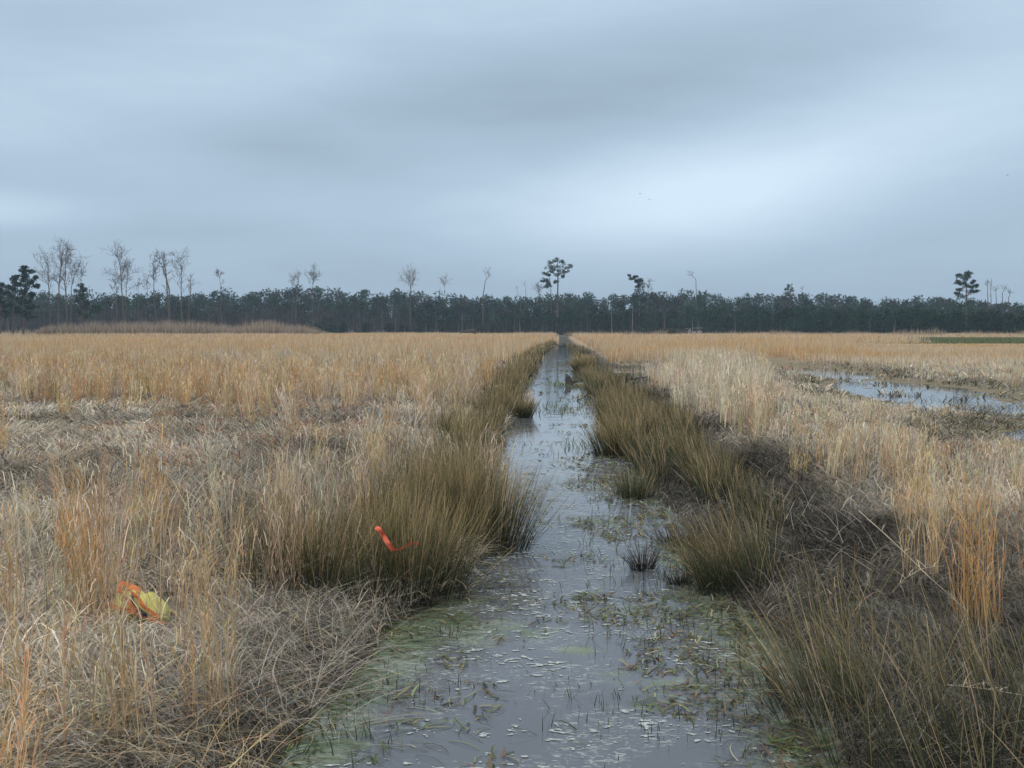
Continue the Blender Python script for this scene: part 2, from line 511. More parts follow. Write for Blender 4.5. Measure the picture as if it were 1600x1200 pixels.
def matted(nm, dens, d0, d1, w, l0, l1, seg=3):
    x, y = wedge(dens, d0, d1)
    xl, xr = edges(x, y); dl, dr = xl - x, x - xr
    s = strip(x, y)
    left = bag_gap(x, y) * ss((dl + .10) / .22) * (x < 0) * (1 - .75 * ss((y - 22) / 14))
    right = ss((dr - .0) / .25) * (x > 0) * (1 - ss((s + .55) / .35) * (1 - .7 * ss((vn(x, y, 1.1, 47) - .64) / .1))) * np.where(x > 3.2, .6, 1.0) * (1 - .7 * ss((y - 30) / 25))
    n = fbm(x, y, 1.3, 40)
    right = right * np.where(dr < 2.2, .55 + .45 * ss((vn(x, y, .55, 41) - .3) / .3), 1)
    x, y, n, dr, s = keep((left + right) * (.45 + .9 * n), x, y, n, dr, s)
    N = len(x)
    rt = ((x > 0) * ss((2.45 + 1.4 * (n - .5) - dr) / .9))[:, None]
    base = pick(N, [C_GREY, C_PALE, C_TAN, C_DARK * 1.6], [.52, .25, .08, .15])
    darkc = pick(N, [C_DARK, C_DARK * .6, C_GREY * .46, np.array([.075, .08, .045])], [.36, .20, .34, .10])
    c = jit(base * (1 - rt) + darkc * rt, N, .24, .05) * (.62 + .52 * ss((fbm(x, y, 2.4, 45) - .3) / .35))[:, None]
    xl2 = edges(x, y)[0]; c = c * (1 - .45 * ss((1.0 - (xl2 - x)) / .8) * (x < 0) * ss((8 - y) / 1.5))[:, None]     # rotted, wet litter along the water
    sg = ss((s + 2.4) / 1.0)[:, None] * (rng.random((N, 1)) < .55); c = c * (1 - sg) + jit(pick(N, [np.array([.15, .15, .07]), C_GREY * .7, C_DARK], [.5, .3, .2]), N) * sg
    comb_az = 6.283 * vn(x, y, 1.7, 44) * 1.5
    az_ = comb_az + rng.standard_normal(N) * 1.0
    L = rng.uniform(l0, l1, N) * (1 - .42 * rt[:, 0])
    V, Q, T, C, _ = blades(p3(x, y, rng.random(N) * .035), L, az_, rng.uniform(.2, 1.25, N), rng.uniform(1.4, 2.5, N), w * np.exp(rng.standard_normal(N) * .42),
                           [c * .75, c, c * 1.1], seg, daz=rng.standard_normal(N) * .9)
    nm.add(V, Q, T, C)


rng = np.random.default_rng(104)
nm = NM()
matted(nm, 4300, 2.6, 6.5, .0042, .14, .42, 4)
matted(nm, 2900, 6.5, 10, .0055, .14, .42)
matted(nm, 1300, 10, 16, .008, .14, .40)
matted(nm, 560, 16, 26, .013, .14, .40)
matted(nm, 130, 26, 55, .026, .15, .40)
nm.build('matted_grass', M_GRASS, kind='stuff')


def stems(nm, x, y, h, c, w, seg=4, leaves=0, lean=.07, lean_az=None, leafc=None, leaf_w=None, z=None, curl=1.0):
    """upright dry stalks, with short curling leaves along them"""
    N = len(x)
    P = p3(x, y, -.01) if z is None else np.stack([x, y, z], 1)
    az_ = rng.uniform(0, 6.283, N) if lean_az is None else lean_az + rng.standard_normal(N) * .8
    th0 = np.abs(rng.standard_normal(N)) * lean
    th1 = th0 + np.abs(rng.standard_normal(N)) * .22 + .04
    V, Q, T, C, pos = blades(P, h, az_, th0, th1, w, [c * .8, c, c * 1.05], seg, taper=.6)
    nm.add(V, Q, T, C)
    if leaves:
        M = N * leaves
        i = np.repeat(np.arange(N), leaves)
        t = rng.uniform(.22, .97, M) * seg
        k = np.minimum(t.astype(int), seg - 1); f = (t - k)[:, None]
        lp = pos[i, k] * (1 - f) + pos[i, k + 1] * f
        lc = jit((c if leafc is None else leafc)[i] * 1.05, M, .16, .04)
        pale = (rng.random((M, 1)) < .22); lc = np.where(pale, jit(C_PALE * 1.15, M, .12, .04), lc)
        V, Q, T, C, _ = blades(lp, rng.uniform(.06, .19, M) * (h if np.ndim(h) == 0 else h[i]) / .8, rng.uniform(0, 6.283, M), rng.uniform(.05, .4, M), curl * rng.uniform(.3, 2.3, M),
                               (w if np.ndim(w) == 0 else w[i]) * 1.15 if leaf_w is None else leaf_w, [lc, lc], 3, power=1.6)
        nm.add(V, Q, T, C)


def tufts(cx, cy, per, rad):
    i = np.repeat(np.arange(len(cx)), per)
    a, r = rng.uniform(0, 6.283, len(i)), rad * np.sqrt(rng.random(len(i)))
    return cx[i] + r * np.cos(a), cy[i] + r * np.sin(a), i


def sedge_mask(x, y):
    xl, xr = edges(x, y); dl, dr = xl - x, x - xr
    n = fbm(x, y, 3.2, 50); n2 = vn(x, y, .9, 53)
    s = strip(x, y)
    left = ss((y - 17.0 + 9 * (n - .5)) / 8) * ss((dl - .6) / .6)
    left = np.maximum(left, .22 * ss((y - 6.8) / 1.5) * ss((dl - .8) / .5) * ss((1.9 - dl + .8 * (n - .5)) / .6))
    left = np.maximum(left, .05 * ss((y - 7) / 2) * ss((n2 - .55) / .2))
    right = ss((x - 2.65 + 1.1 * (n - .5)) / .5) * ss((y - 6.2) / 1.2)
    right *= 1 - ss((s + 2.1) / 1.0)
    m = np.where(x < 0, left, right)
    fg = .72 * ((x < -1.35) & (y < 8.2)) * ss((dl - .25) / .4) * ss((-1.2 - x) / .5) * ss((fbm(x, y, .9, 59) - .36) / .2)
    fg = fg * np.where((x / y > -.43) & (x / y < -.325) & (y > 3.9) & (y < 6.2), .12, 1)
    m = np.maximum(m, fg)
    low = ss((fbm(x, y * .6, 14., 55) - .56) / .06) * (y > 30); m = m * (1 - .75 * low)
    return m * (.35 + .65 * ss((n2 - .2) / .35)) * (1 - in_green(x, y)) * ss((262 - .12 * x - y) / 16)


def hlim(x, y):
    """how tall the stand grows: it stays short round the flooded track and in front of the meadow strips"""
    q = np.where((x > .19 * y) & (y > 12.5) & (y < 62), .30 + .25 * ss((15.5 - y) / 3) + .25 * ss((y - 46) / 16), 1.2)
    q = np.where((x > .33 * y) & (y > 12.5) & (y < 17.5), np.clip(1.75 * (1 - y / 16.3), .14, .35), q)
    q = np.where((x > .34 * y) & (y > 6.5) & (y <= 12.5), np.clip(1.75 * (1 - y / 16.0), .35, 1.1), q)
    q = np.where((x > .27 * y) & (y > 62) & (y < 118), np.clip(1.5 - 24 / 1690 * y, .2, .6), q)
    q = np.where((x < -.36 * y) & (y > 120) & (y < 190), .45, q)
    return q


def sedge_col(x, y, N):
    n = fbm(x, y, 6., 56)
    pr = ss((n - .35) / .3)[:, None]
    straw = ss((x - 2.2) / 1) * ss((y - 15) / 6) * ss((60 - y) / 10) * .75
    c = pick(N, [C_TAN, C_PALE, C_GREY * 1.15], [.5, .33, .17]) * (1 - pr) + pick(N, [C_TAN, C_ORANGE, C_PALE], [.55, .3, .15]) * pr
    k = (rng.random(N) < straw)[:, None]
    return jit(np.where(k, C_PALE * 1.02, c), N, .17, .05)


rng = np.random.default_rng(105)
nm = NM()
for dens, d0, d1, per, rad, w, lv, seg in [(11, 3.3, 10, 24, .11, .0042, 4, 4), (10, 10, 17, 20, .12, .0062, 4, 4), (8.5, 17, 28, 15, .15, .0095, 3, 3), (5.5, 28, 46, 12, .22, .015, 1, 3)]:
    x, y = wedge(dens, d0, d1)
    x, y = keep(sedge_mask(x, y), x, y)
    hh = np.minimum(rng.uniform(.58, .92, len(x)) * (.8 + .35 * vn(x, y, 2.2, 58)), hlim(x, y))
    la = rng.uniform(0, 6.283, len(x)); ll = np.abs(rng.standard_normal(len(x))) * .06
    tc_ = sedge_col(x, y, len(x))
    px, py, i = tufts(x, y, per, rad)
    c = jit(tc_[i], len(i), .14, .04)
    stems(nm, px, py, hh[i] * rng.uniform(.6, 1.05, len(i)), c, w * rng.uniform(.75, 1.25, len(i)), seg, lv, .09, la[i])
for dens, d0, d1, w in [(62, 46, 80, .024), (24, 80, 130, .045), (9.5, 130, 268, .085)]:
    x, y = wedge(dens, d0, d1)
    x, y = keep(sedge_mask(x, y) * (.45 + .8 * vn(x, y, d0 * .03, 61)), x, y)
    N = len(x)
    hh = np.minimum(rng.uniform(.45, .95, N) * (.75 + .45 * vn(x, y, d0 * .06, 62)), hlim(x, y))
    stems(nm, x, y, hh, sedge_col(x, y, N), w * rng.uniform(.6, 1.4, N), 2, 0, .16)
nm.build('broomsedge_grass', M_GRASS, kind='stuff')

# low rusty basal leaves of the grass, left field
rng = np.random.default_rng(106)
nm = NM()
x, y = wedge(2.2, 7, 26); xl, xr = edges(x, y)
x, y = keep((xl - x > 2.0) * ss((fbm(x, y, 2.6, 66) - .44) / .16) * (y > 8), x, y)
px, py, i = tufts(x, y, 46, .17); N = len(i)
c = jit(C_RED * 1.12, N, .2, .06)
V, Q, T, C, _ = blades(p3(px, py), rng.uniform(.14, .34, N), rng.uniform(0, 6.283, N), rng.uniform(.1, .7, N), rng.uniform(.9, 2.2, N), .006 * (py / 10) ** .7, [c * .8, c, c * 1.1], 3)
nm.add(V, Q, T, C)
nm.build('rusty_low_grass', M_GRASS, kind='stuff')

# pale curled grass heads between the field and the left rushes, and far meadow grass
rng = np.random.default_rng(107)
nm = NM()
for dens, d0, d1, w in [(150, 5.4, 9, .0045), (70, 9, 14, .0065), (22, 14, 26, .011)]:
    x, y = wedge(dens, d0, d1, -.60, .0); xl, xr = edges(x, y); dl = xl - x
    x, y = keep(bag_gap(x, y) * ss((dl - .65) / .3) * ss((np.where(y < 9, 2.1, 1.7) - dl) / .6), x, y); N = len(x)
    c = jit(pick(N, [C_TAN * .8, C_PALE, C_GREY], [.5, .3, .2]), N)
    V, Q, T, C, _ = blades(p3(x, y), rng.uniform(.45, .8, N), rng.uniform(0, 6.283, N), rng.uniform(0, .25, N), rng.uniform(.7, 2.4, N), w, [c * .7, c, c * 1.15], 5, power=2.6, taper=.3)
    nm.add(V, Q, T, C)
nm.build('curled_grass', M_GRASS, kind='stuff')

rng = np.random.default_rng(108)
nm = NM()
x, y = wedge(9, 105, 222); x, y = keep(in_green(x, y), x, y); N = len(x)
c = jit(np.array([.13, .155, .075]), N, .2, .1)
V, Q, T, C, _ = blades(p3(x, y), rng.uniform(.12, .28, N), rng.uniform(0, 6.283, N), .3, 1.0, .10, [c, c], 2)
nm.add(V, Q, T, C)
nm.build('green_meadow_grass', M_GRASS, kind='stuff')


# ------------------------------------------------------------------ rushes along the ditch
rng = np.random.default_rng(109)
G_BASE = np.array([.014, .028, .020]); G_MID = np.array([.058, .070, .031]); G_TIP = np.array([.36, .265, .125])


def rush(nm, cx, cy, per, rad, hgt, w, lean_az=None, lean=.0, seg=4, tipf=1.0, green=0.0, z0=None):
    """soft-rush clumps: stems splay from the clump's centre; green foot, tan tips"""
    i = np.repeat(np.arange(len(cx)), per); N = len(i)
    a, q = rng.uniform(0, 6.283, N), np.sqrt(rng.random(N))
    x, y = cx[i] + rad * q * np.cos(a), cy[i] + rad * q * np.sin(a)
    H = (hgt if np.ndim(hgt) == 0 else hgt[i]) * rng.uniform(.6, 1.06, N)
    tone = np.clip(rng.random((N, 1)) + .35 * rng.standard_normal((len(cx), 1))[i], 0, 1.15)
    tip = G_TIP * tipf * (.55 + .75 * tone); mid = G_MID * (.6 + .9 * rng.random((N, 1)))
    tip = tip * (1 - green) + np.array([.10, .11, .04]) * green
    dead = rng.random((N, 1)) < .16
    mid = np.where(dead, C_TAN * .75, mid); tip = np.where(dead, C_TAN * .95, tip)
    z = np.maximum(ground_z(x, y), -.05) - .01 if z0 is None else np.full(N, z0)
    th0 = .04 + .34 * q * np.abs(rng.standard_normal(N)) * .9
    if lean_az is not None:
        dxv = np.cos(a) * th0 + np.cos(lean_az) * lean; dyv = np.sin(a) * th0 + np.sin(lean_az) * lean
        a, th0 = np.arctan2(dyv, dxv), np.hypot(dxv, dyv)
    bent = np.where(rng.random(N) < .10, rng.uniform(.6, 1.9, N), rng.uniform(.02, .45, N))
    V, Q, T, C, _ = blades(np.stack([x, y, z], 1), H, a, th0, th0 + bent, w * rng.uniform(.75, 1.25, N),
                           [jit(np.tile(G_BASE, (N, 1)), N, .2), jit(mid * .48, N, .2), jit(mid * .9, N, .15), jit((mid + tip) / 2, N, .15), jit(tip, N, .12)], seg, taper=.7, daz=rng.standard_normal(N) * .3)
    nm.add(V, Q, T, C)


rng = np.random.default_rng(110)
nm = NM()
for y0, y1, dens, per, w, seg in [(5.7, 9, 15, 62, .0046, 5), (9, 14, 15, 52, .0058, 4), (14, 24, 11, 40, .009, 4), (24, 45, 5, 30, .015, 3), (45, 90, 2.6, 22, .028, 3), (90, 125, .8, 16, .05, 2)]:
    n = int(dens * (y1 - y0) * 2.6)
    # left bank
    y = rng.uniform(y0, y1, n); d = rng.uniform(-.02, 2.1, n)
    xl, xr = edges(0 * y, y)
    dens_l = ss((np.where(y < 9, 1.15, np.where(y < 30, .75, .95)) - d + .8 * (fbm(xl - d, y, 1.4, 70) - .5)) / .5) * (.8 + .3 * ss((vn(xl - d, y, .8, 71) - .25) / .3)) * np.where(y < 6.5, ss((d - .25) / .4), 1)
    dens_l = dens_l * np.where(d < .15, .5, 1)
    x, y, d = keep(dens_l, xl - d, y, d)
    hh = rng.uniform(.58, .86, len(x)) * np.where(y > 13, .82, 1)
    rush(nm, x, y, per, .13 if y0 < 24 else .25, hh, w, 0.3, .04, seg)
    # right bank
    y = rng.uniform(y0, y1, n); d = rng.uniform(.0, 2.2, n)
    xl, xr = edges(0 * y, y)
    X = xr + d
    dens_r = ss((np.where(y < 9, .65, np.where(y < 30, 1.4, 1.1)) - d + 1.0 * (fbm(X, y, 1.5, 75) - .5)) / .5) * (.25 + .75 * ss((vn(X, y, .9, 76) - .3) / .3))
    gap = ss((y - 8.4) / .5) * ss((13.2 - y) / 1.2)
    dens_r = dens_r * (1 - gap * np.where(d < .45, 1.0, .62)) * np.where(y < 8.4, .20, .95)
    dens_r = dens_r * np.where((y > 52), .55, 1)
    x, y = keep(dens_r, X, y)
    hh = rng.uniform(.40, .74, len(x))
    rush(nm, x, y, per, .14 if y0 < 24 else .25, hh, w, 2.7, .14, seg, .85)
# nearest right bank, in front of the camera's feet
y = rng.uniform(3.0, 5.7, 26); d = rng.uniform(.1, 1.2, 26); xl, xr = edges(0 * y, y)
x, y = keep(.25 + .5 * vn(xr + d, y, .5, 79), xr + d, y)
rush(nm, x, y, 44, .14, .72, .0044, 2.7, .18, 5, .8)
nm.build('rush_bed', M_RUSH, kind='stuff')


# ------------------------------------------------------------------ what floats and stands in the ditch
rng = np.random.default_rng(111)
M_FOAM = mat_solid('foam', (.38, .42, .42), .6, 60., .6)
rng = np.random.default_rng(112)
nm = NM()
n = 30000
y = np.sqrt(rng.random(n) * (15 ** 2 - 4.0 ** 2) + 4.0 ** 2); x = rng.uniform(-1.2, 1.25, n)
xl, xr = edges(x, y)
pf = (x > xl + .08) * (x < xr - .02) * (.03 + .75 * ss((fbm(x, y * 2.2, .34, 80) - .50) / .08) * ss((fbm(x, y, 1.0, 84) - .38) / .16))
pf = np.maximum(pf * .85, .9 * (x > xl + .1) * (x < xr) * np.exp(-((y - 6.95 - .1 * np.sin(3 * x)) / .13) ** 2) * (x > -.75) * (x < .15))
x, y = keep(pf * np.where(y > 9, .5, 1), x, y); N = len(x)
k = 9
ang = np.arange(k) / k * 6.283
rad = (.003 + .014 * rng.random(N) ** 3.0)[:, None] * (.25 + 1.1 * rng.random((N, k)))
fo, fe = rng.standard_normal(N) * .5, rng.uniform(1.0, 3.2, N)
fu, fv = rad * np.cos(ang) * fe[:, None], rad * np.sin(ang)
Vv = np.stack([x[:, None] + fu * np.cos(fo)[:, None] - fv * np.sin(fo)[:, None], y[:, None] + fu * np.sin(fo)[:, None] + fv * np.cos(fo)[:, None], np.full((N, k), .0035)], -1)
ctr = np.stack([x, y, np.full(N, .006)], -1)[:, None, :]
Vv = np.concatenate([Vv, ctr], 1)
Tt = np.concatenate([(np.arange(N) * (k + 1))[:, None] + np.array([[j, (j + 1) % k, k]]) for j in range(k)], 0)
nm.add(Vv.reshape(-1, 3), None, Tt, np.array([.5, .53, .53]))
nm.build('foam', M_FOAM, kind='stuff', smooth=True)

rng = np.random.default_rng(113)
nm = NM()                                   # drifting bits of stalk and leaf
for dens, d0, d1, w, l0, l1 in [(820, 3.6, 7.5, .011, .03, .16), (460, 7.5, 13, .013, .04, .18), (150, 13, 26, .022, .06, .22), (44, 26, 60, .045, .1, .35)]:
    y = rng.uniform(d0, d1, int(dens * (d1 - d0) * 2.3)); x = rng.uniform(-1.2, 1.25, len(y))
    xl, xr = edges(x, y)
    q = np.where(x > .1, .9, .35) * ss((fbm(x, y * .7, .55, 90) - .47) / .14)
    q = np.maximum(q, .75 * ss((.30 - (x - xl)) / .3)); q = np.maximum(q, .8 * ss((.35 - (xr - x)) / .3))
    q = q * (1 - .9 * np.exp(-((x - .1) / .35) ** 2 - ((y - 4.9) / .8) ** 2))
    x, y = keep(q * (x > xl - .05) * (x < xr + .1), x, y); N = len(x)
    c = jit(pick(N, [np.array([.085, .105, .03]), np.array([.12, .085, .045]), np.array([.05, .045, .03]), np.array([.20, .165, .09]), np.array([.24, .25, .16])], [.36, .24, .16, .14, .10]), N, .25, .08)
    V, Q, T, C, _ = blades(np.stack([x, y, np.full(N, .006)], 1), rng.uniform(l0, l1, N), rng.uniform(0, 6.283, N), rng.uniform(.95, 1.5, N), rng.uniform(1.6, 2.1, N), w * rng.uniform(.5, 1.3, N), [c, c, c], 3,
                           daz=rng.standard_normal(N) * .7, flat=True, taper=.5)
    nm.add(V, Q, T, C)
for dens, d0, d1, w, l0, l1 in [(900, 3.6, 8.2, .005, .06, .26), (260, 8.2, 16, .008, .08, .3)]:
    y = rng.uniform(d0, d1, int(dens * (d1 - d0) * 2.3)); x = rng.uniform(-1.3, 1.3, len(y))
    xl, xr = edges(x, y)
    q = np.maximum(ss((.80 - (x - xl)) / .7) * ss((8.4 - y) / 1.2), .8 * ss((.55 - (xr - x)) / .5)) * ss((fbm(x, y, .5, 93) - .33) / .25)
    x, y = keep(q * (x > xl - .12) * (x < xr + .12), x, y); N = len(x)
    c = jit(pick(N, [np.array([.11, .15, .06]), np.array([.22, .24, .17]), np.array([.06, .075, .03]), np.array([.17, .14, .09]), np.array([.035, .035, .025])], [.32, .22, .22, .12, .12]), N, .25, .06)
    V, Q, T, C, _ = blades(np.stack([x, y, np.full(N, .004)], 1), rng.uniform(l0, l1, N), rng.standard_normal(N) * .7 + np.where(rng.random(N) < .5, 0, 3.14), rng.uniform(1.3, 1.52, N), rng.uniform(1.6, 1.9, N), w * rng.uniform(.6, 1.4, N), [c, c, c], 4,
                           daz=rng.standard_normal(N) * .9, flat=True, taper=.4)
    nm.add(V, Q, T, C)
nm.build('floating_debris', M_RUSH, kind='stuff')

rng = np.random.default_rng(114)
nm = NM()                                   # short drowned stubble and sprouting grass blades
for (u, v, su, sv, n, h, dark) in [(700, 992, 16, 6, 26, .07, 1), (650, 1085, 46, 12, 34, .08, 1), (1110, 985, 50, 12, 60, .075, 1), (1050, 905, 40, 12, 60, .11, 1), (1150, 1015, 40, 14, 40, .07, 1), (1000, 1000, 50, 25, 70, .10, 0),
                                   (950, 850, 30, 22, 60, .10, 0), (690, 1000, 60, 40, 60, .06, 0), (480, 1150, 70, 30, 90, .12, 0), (1050, 1130, 120, 40, 70, .07, 1), (960, 780, 45, 16, 60, .10, 0), (905, 700, 30, 8, 60, .14, 0),
                                   (890, 640, 22, 6, 60, .14, 0), (880, 602, 18, 3, 90, .16, 0), (845, 640, 16, 5, 50, .14, 0), (930, 1090, 60, 25, 60, .07, 0), (1200, 1080, 50, 30, 60, .10, 1), (990, 920, 60, 12, 40, .08, 0)]:
    uu, vv = u + su * rng.standard_normal(n), v + sv * rng.standard_normal(n)
    P = np.array([onz(a, b_, -.01) for a, b_ in zip(uu, np.maximum(vv, 560))])
    xl, xr = edges(P[:, 0], P[:, 1]); P = P[(P[:, 0] > xl - .1) & (P[:, 0] < xr + .25)]; N = len(P)
    if N == 0: continue
    c = jit(np.array([.028, .030, .022]), N, .2) if dark else jit(pick(N, [np.array([.07, .115, .03]), np.array([.12, .125, .04]), np.array([.05, .06, .03])], [.5, .25, .25]), N, .25)
    V, Q, T, C, _ = blades(P, h * rng.uniform(.5, 1.5, N), rng.uniform(0, 6.283, N), rng.uniform(0, .3 if dark else .8, N), rng.uniform(.1, .5 if dark else 1.4, N), .005 * np.maximum(1, P[:, 1] / 7) ** .9, [c * .8, c, c * 1.1], 3)
    nm.add(V, Q, T, C)
nm.build('drowned_stubble_grass', M_RUSH, kind='stuff')

rng = np.random.default_rng(115)
nm = NM()                                   # stalks fallen over the near banks
for (u0, u1, v0, v1, n, z, a0, c0) in [(350, 560, 960, 1120, 380, .12, -.3, C_GREY * .8), (0, 420, 1090, 1200, 160, .2, -.3, C_TAN * .8), (1180, 1600, 880, 1190, 520, .06, 2.6, C_DARK * 1.5), (1150, 1420, 740, 900, 200, .1, 2.6, C_GREY * .8)]:
    P = np.array([onz(u, v, z) for u, v in zip(rng.uniform(u0, u1, n), rng.uniform(v0, v1, n))])
    P[:, 2] = np.maximum(ground_z(P[:, 0], P[:, 1]), -.02) + rng.uniform(0, .14, n)
    c = jit(c0, n, .3, .06)
    V, Q, T, C, _ = blades(P, rng.uniform(.25, .65, n), a0 + rng.standard_normal(n) * 1.1, rng.uniform(.7, 1.4, n), rng.uniform(1.3, 2.0, n), .0042, [c, c, c * 1.1], 4, daz=rng.standard_normal(n) * .4)
    nm.add(V, Q, T, C)
nm.build('fallen_stalks_grass', M_GRASS, kind='stuff')

# ------------------------------------------------------------------ single plants one can point at
rng = np.random.default_rng(116)
RG = 'rush clumps standing at the water of the ditch'
for (u, v, per, rad, h, laz, lean, grn, tf, label) in [
    (766, 858, 620, .30, .86, .2, .05, 0, 1.0, 'big bushy rush clump jutting out into the water from the left bank'),
    (655, 935, 560, .30, .74, .1, .10, .25, .9, 'dark green footed rush clump on the left bank beside the orange tape'),
    (816, 652, 260, .20, .58, .3, .05, .1, .9, 'small dark rush clump on the left bank in the middle of the ditch'),
    (990, 778, 260, .20, .42, 1.6, .02, .7, .7, 'short green rush clump standing alone in the water off the right bank'),
    (1150, 925, 420, .26, .66, 2.6, .30, .05, .9, 'ochre tipped rush clump leaning over the water on the near right bank'),
    (1280, 1120, 260, .26, .60, 2.6, .30, .25, .8, 'nearest rush clump on the right bank, stems sprawling toward the water'),
    (960, 712, 420, .28, .72, 2.7, .12, 0, .95, 'dense olive rush clump at the front of the long right hand bed'),
    (912, 582, 300, .40, .85, 2.8, .05, 0, 1.1, 'far orange tipped rush clump at the water on the right bank')]:
    P = onz(u, v, 0.0)
    nm = NM()
    rush(nm, np.array([P[0]]), np.array([P[1]]), per, rad, h, .0046 * max(1, P[1] / 8), laz, lean, 5, tf, grn)
    tag(nm.build('rush_clump', M_RUSH, origin=P), label, 'rush clump', RG)

for (u, v, h, label) in [(1005, 890, .27, 'low blackish sedge tussock standing in shallow water by the right bank'),
                         (1062, 912, .15, 'tiny blackish sedge tussock in algae in front of the leaning rush clump'),
                         (1068, 850, .26, 'wide dark dead sedge tussock on the right mud above the leaning rushes')]:
    P = onz(u, v, 0.0); n = 170 if v != 850 else 260
    a, q = rng.uniform(0, 6.283, n), np.sqrt(rng.random(n)) * (.07 if v != 850 else .2)
    B = np.stack([P[0] + q * np.cos(a) * 1.3, P[1] + q * np.sin(a), np.full(n, -.02)], 1)
    c = jit(np.array([.045, .04, .036]), n, .3)
    V, Q, T, C, _ = blades(B, h * rng.uniform(.5, 1.2, n), a, rng.uniform(0, .6, n), rng.uniform(.3, 1.6, n), .005, [c * .6, c, c * 1.5], 4)
    nm = NM(); nm.add(V, Q, T, C)
    tag(nm.build('sedge_tussock', M_RUSH, origin=P), label, 'sedge tussock')

P = onz(128, 772, .25)
rng = np.random.default_rng(117)
nm = NM(); rush(nm, np.array([P[0]]), np.array([P[1]]), 200, .13, .36, .006, None, 0, 4, .7, .3, z0=P[2] - .05)
tag(nm.build('grass_tussock', M_RUSH, origin=P), 'lone dark green grass tussock in the grey matted grass of the left field', 'grass tussock')

# foreground stands of tall stalks, left
TG = 'tall stalk tufts in the left foreground'
for (u, v, n, rad, h, col, label) in [
    (140, 985, 46, .10, .95, C_ORANGE, 'orange tall grass tuft standing just left of the orange bag'),
    (40, 1195, 34, .14, .88, C_TAN, 'tan tall grass tuft in the lower left corner'),
    (110, 880, 34, .10, .85, C_TAN, 'tan tall grass tuft behind the orange one, beside the dark tussock'),
    (330, 1090, 40, .12, .92, C_TAN, 'tall slender tan grass tuft low in the left foreground, right of the orange bag'),
    (200, 1150, 36, .14, .80, C_TAN * .95, 'tan grass tuft at the bottom edge near the fallen stalks'),
    (255, 880, 36, .12, .85, C_ORANGE * .95, 'thin orange grass tuft standing behind the orange bag'),
    (340, 960, 34, .14, .72, C_TAN, 'shorter tan grass tuft right of the orange bag'),
    (8, 1010, 26, .12, .8, C_TAN, 'pale tan grass tuft at the left picture edge, bent over at the top'),
    (1530, 935, 60, .14, .92, C_ORANGE, 'bright orange grass tuft at the near edge of the right hand stand'),
    (1440, 870, 55, .14, .88, C_TAN, 'tan grass tuft left of the bright orange one in the right hand stand')]:
    P = onz(u, v, .2); P[2] = float(ground_z(P[0], P[1]))
    a, q = rng.uniform(0, 6.283, n), rad * np.sqrt(rng.random(n))
    nm = NM()
    stems(nm, P[0] + q * np.cos(a), P[1] + q * np.sin(a), h * rng.uniform(.6, 1.04, n), jit(col, n, .14, .05), .0046, 5, 4, .09, rng.uniform(0, 6.283))
    tag(nm.build('grass_tuft', M_GRASS, origin=P), label, 'grass tuft', TG if u < 900 else 'tall stalk tufts at the right')

# single long stalks
for (pts, w, label) in [
    ([(1342, 798, .62), (1400, 850, .5), (1450, 900, .36), (1512, 955, .18)], .0055, 'long pale grass stalk lying aslant across the dark grass on the right'),
    ([(1395, 926, .18), (1412, 905, .30), (1440, 888, .36), (1475, 884, .33)], .007, 'arched pale seed head stalk bent over in the dark grass on the right'),
    ([(100, 868, .62), (70, 880, .60), (30, 898, .55), (-10, 918, .5)], .007, 'pale grass stalk bent over level at the left picture edge'),
    ([(420, 1200, .02), (330, 1172, .12), (260, 1152, .2), (190, 1150, .24)], .008, 'pale grass stalk lying toward the water in the lower left'),
    ([(1480, 1070, .12), (1540, 1076, .18), (1620, 1090, .2)], .006, 'thick tan broken stalk lying level near the right picture edge'),
    ([(1284, 880, .45), (1296, 910, .3), (1310, 955, .1), (1320, 1000, .03)], .007, 'pale upright stalk with a drooping tip among the near right rushes')]:
    K = 20
    P = np.array([onz(u, v, z) for u, v, z in pts])
    t = np.linspace(0, len(P) - 1, K); PP = np.stack([np.interp(t, np.arange(len(P)), P[:, j]) for j in range(3)], 1)
    for _ in range(3): PP[1:-1] = (PP[:-2] + PP[2:] + 2 * PP[1:-1]) / 4
    # a round stem with a few dry sheaths
    V, Q = [], []
    tan_ = np.gradient(PP, axis=0); tan_ /= np.linalg.norm(tan_, axis=1)[:, None]
    s1 = np.cross(tan_, [0, 0, 1.0]) + 1e-6; s1 /= np.linalg.norm(s1, axis=1)[:, None]; s2 = np.cross(s1, tan_)
    for k in range(K):
        r = w * .5 * (1 - .4 * k / K) * (1 + .3 * (k % 5 == 0))
        for j in range(5):
            V.append(PP[k] + r * (math.cos(j * 1.2566) * s1[k] + math.sin(j * 1.2566) * s2[k]))
    for k in range(K - 1):
        for j in range(5): Q.append((k * 5 + j, k * 5 + (j + 1) % 5, k * 5 + 5 + (j + 1) % 5, k * 5 + 5 + j))
    nm = NM(); nm.add(np.array(V), np.array(Q), None, jit(C_PALE * .75, len(V), .06, .02))
    i = rng.integers(2, K - 1, 14)
    V, Qb, T, C, _ = blades(PP[i], rng.uniform(.05, .14, 14), rng.uniform(0, 6.283, 14), rng.uniform(.5, 1.2, 14), rng.uniform(1., 2.2, 14), .005, [C_PALE * .9, C_PALE], 3)
    nm.add(V, Qb, T, C)
    tag(nm.build('grass_stalk', M_GRASS, origin=P[-1]), label, 'grass stalk', 'single stalks lying or bent over')


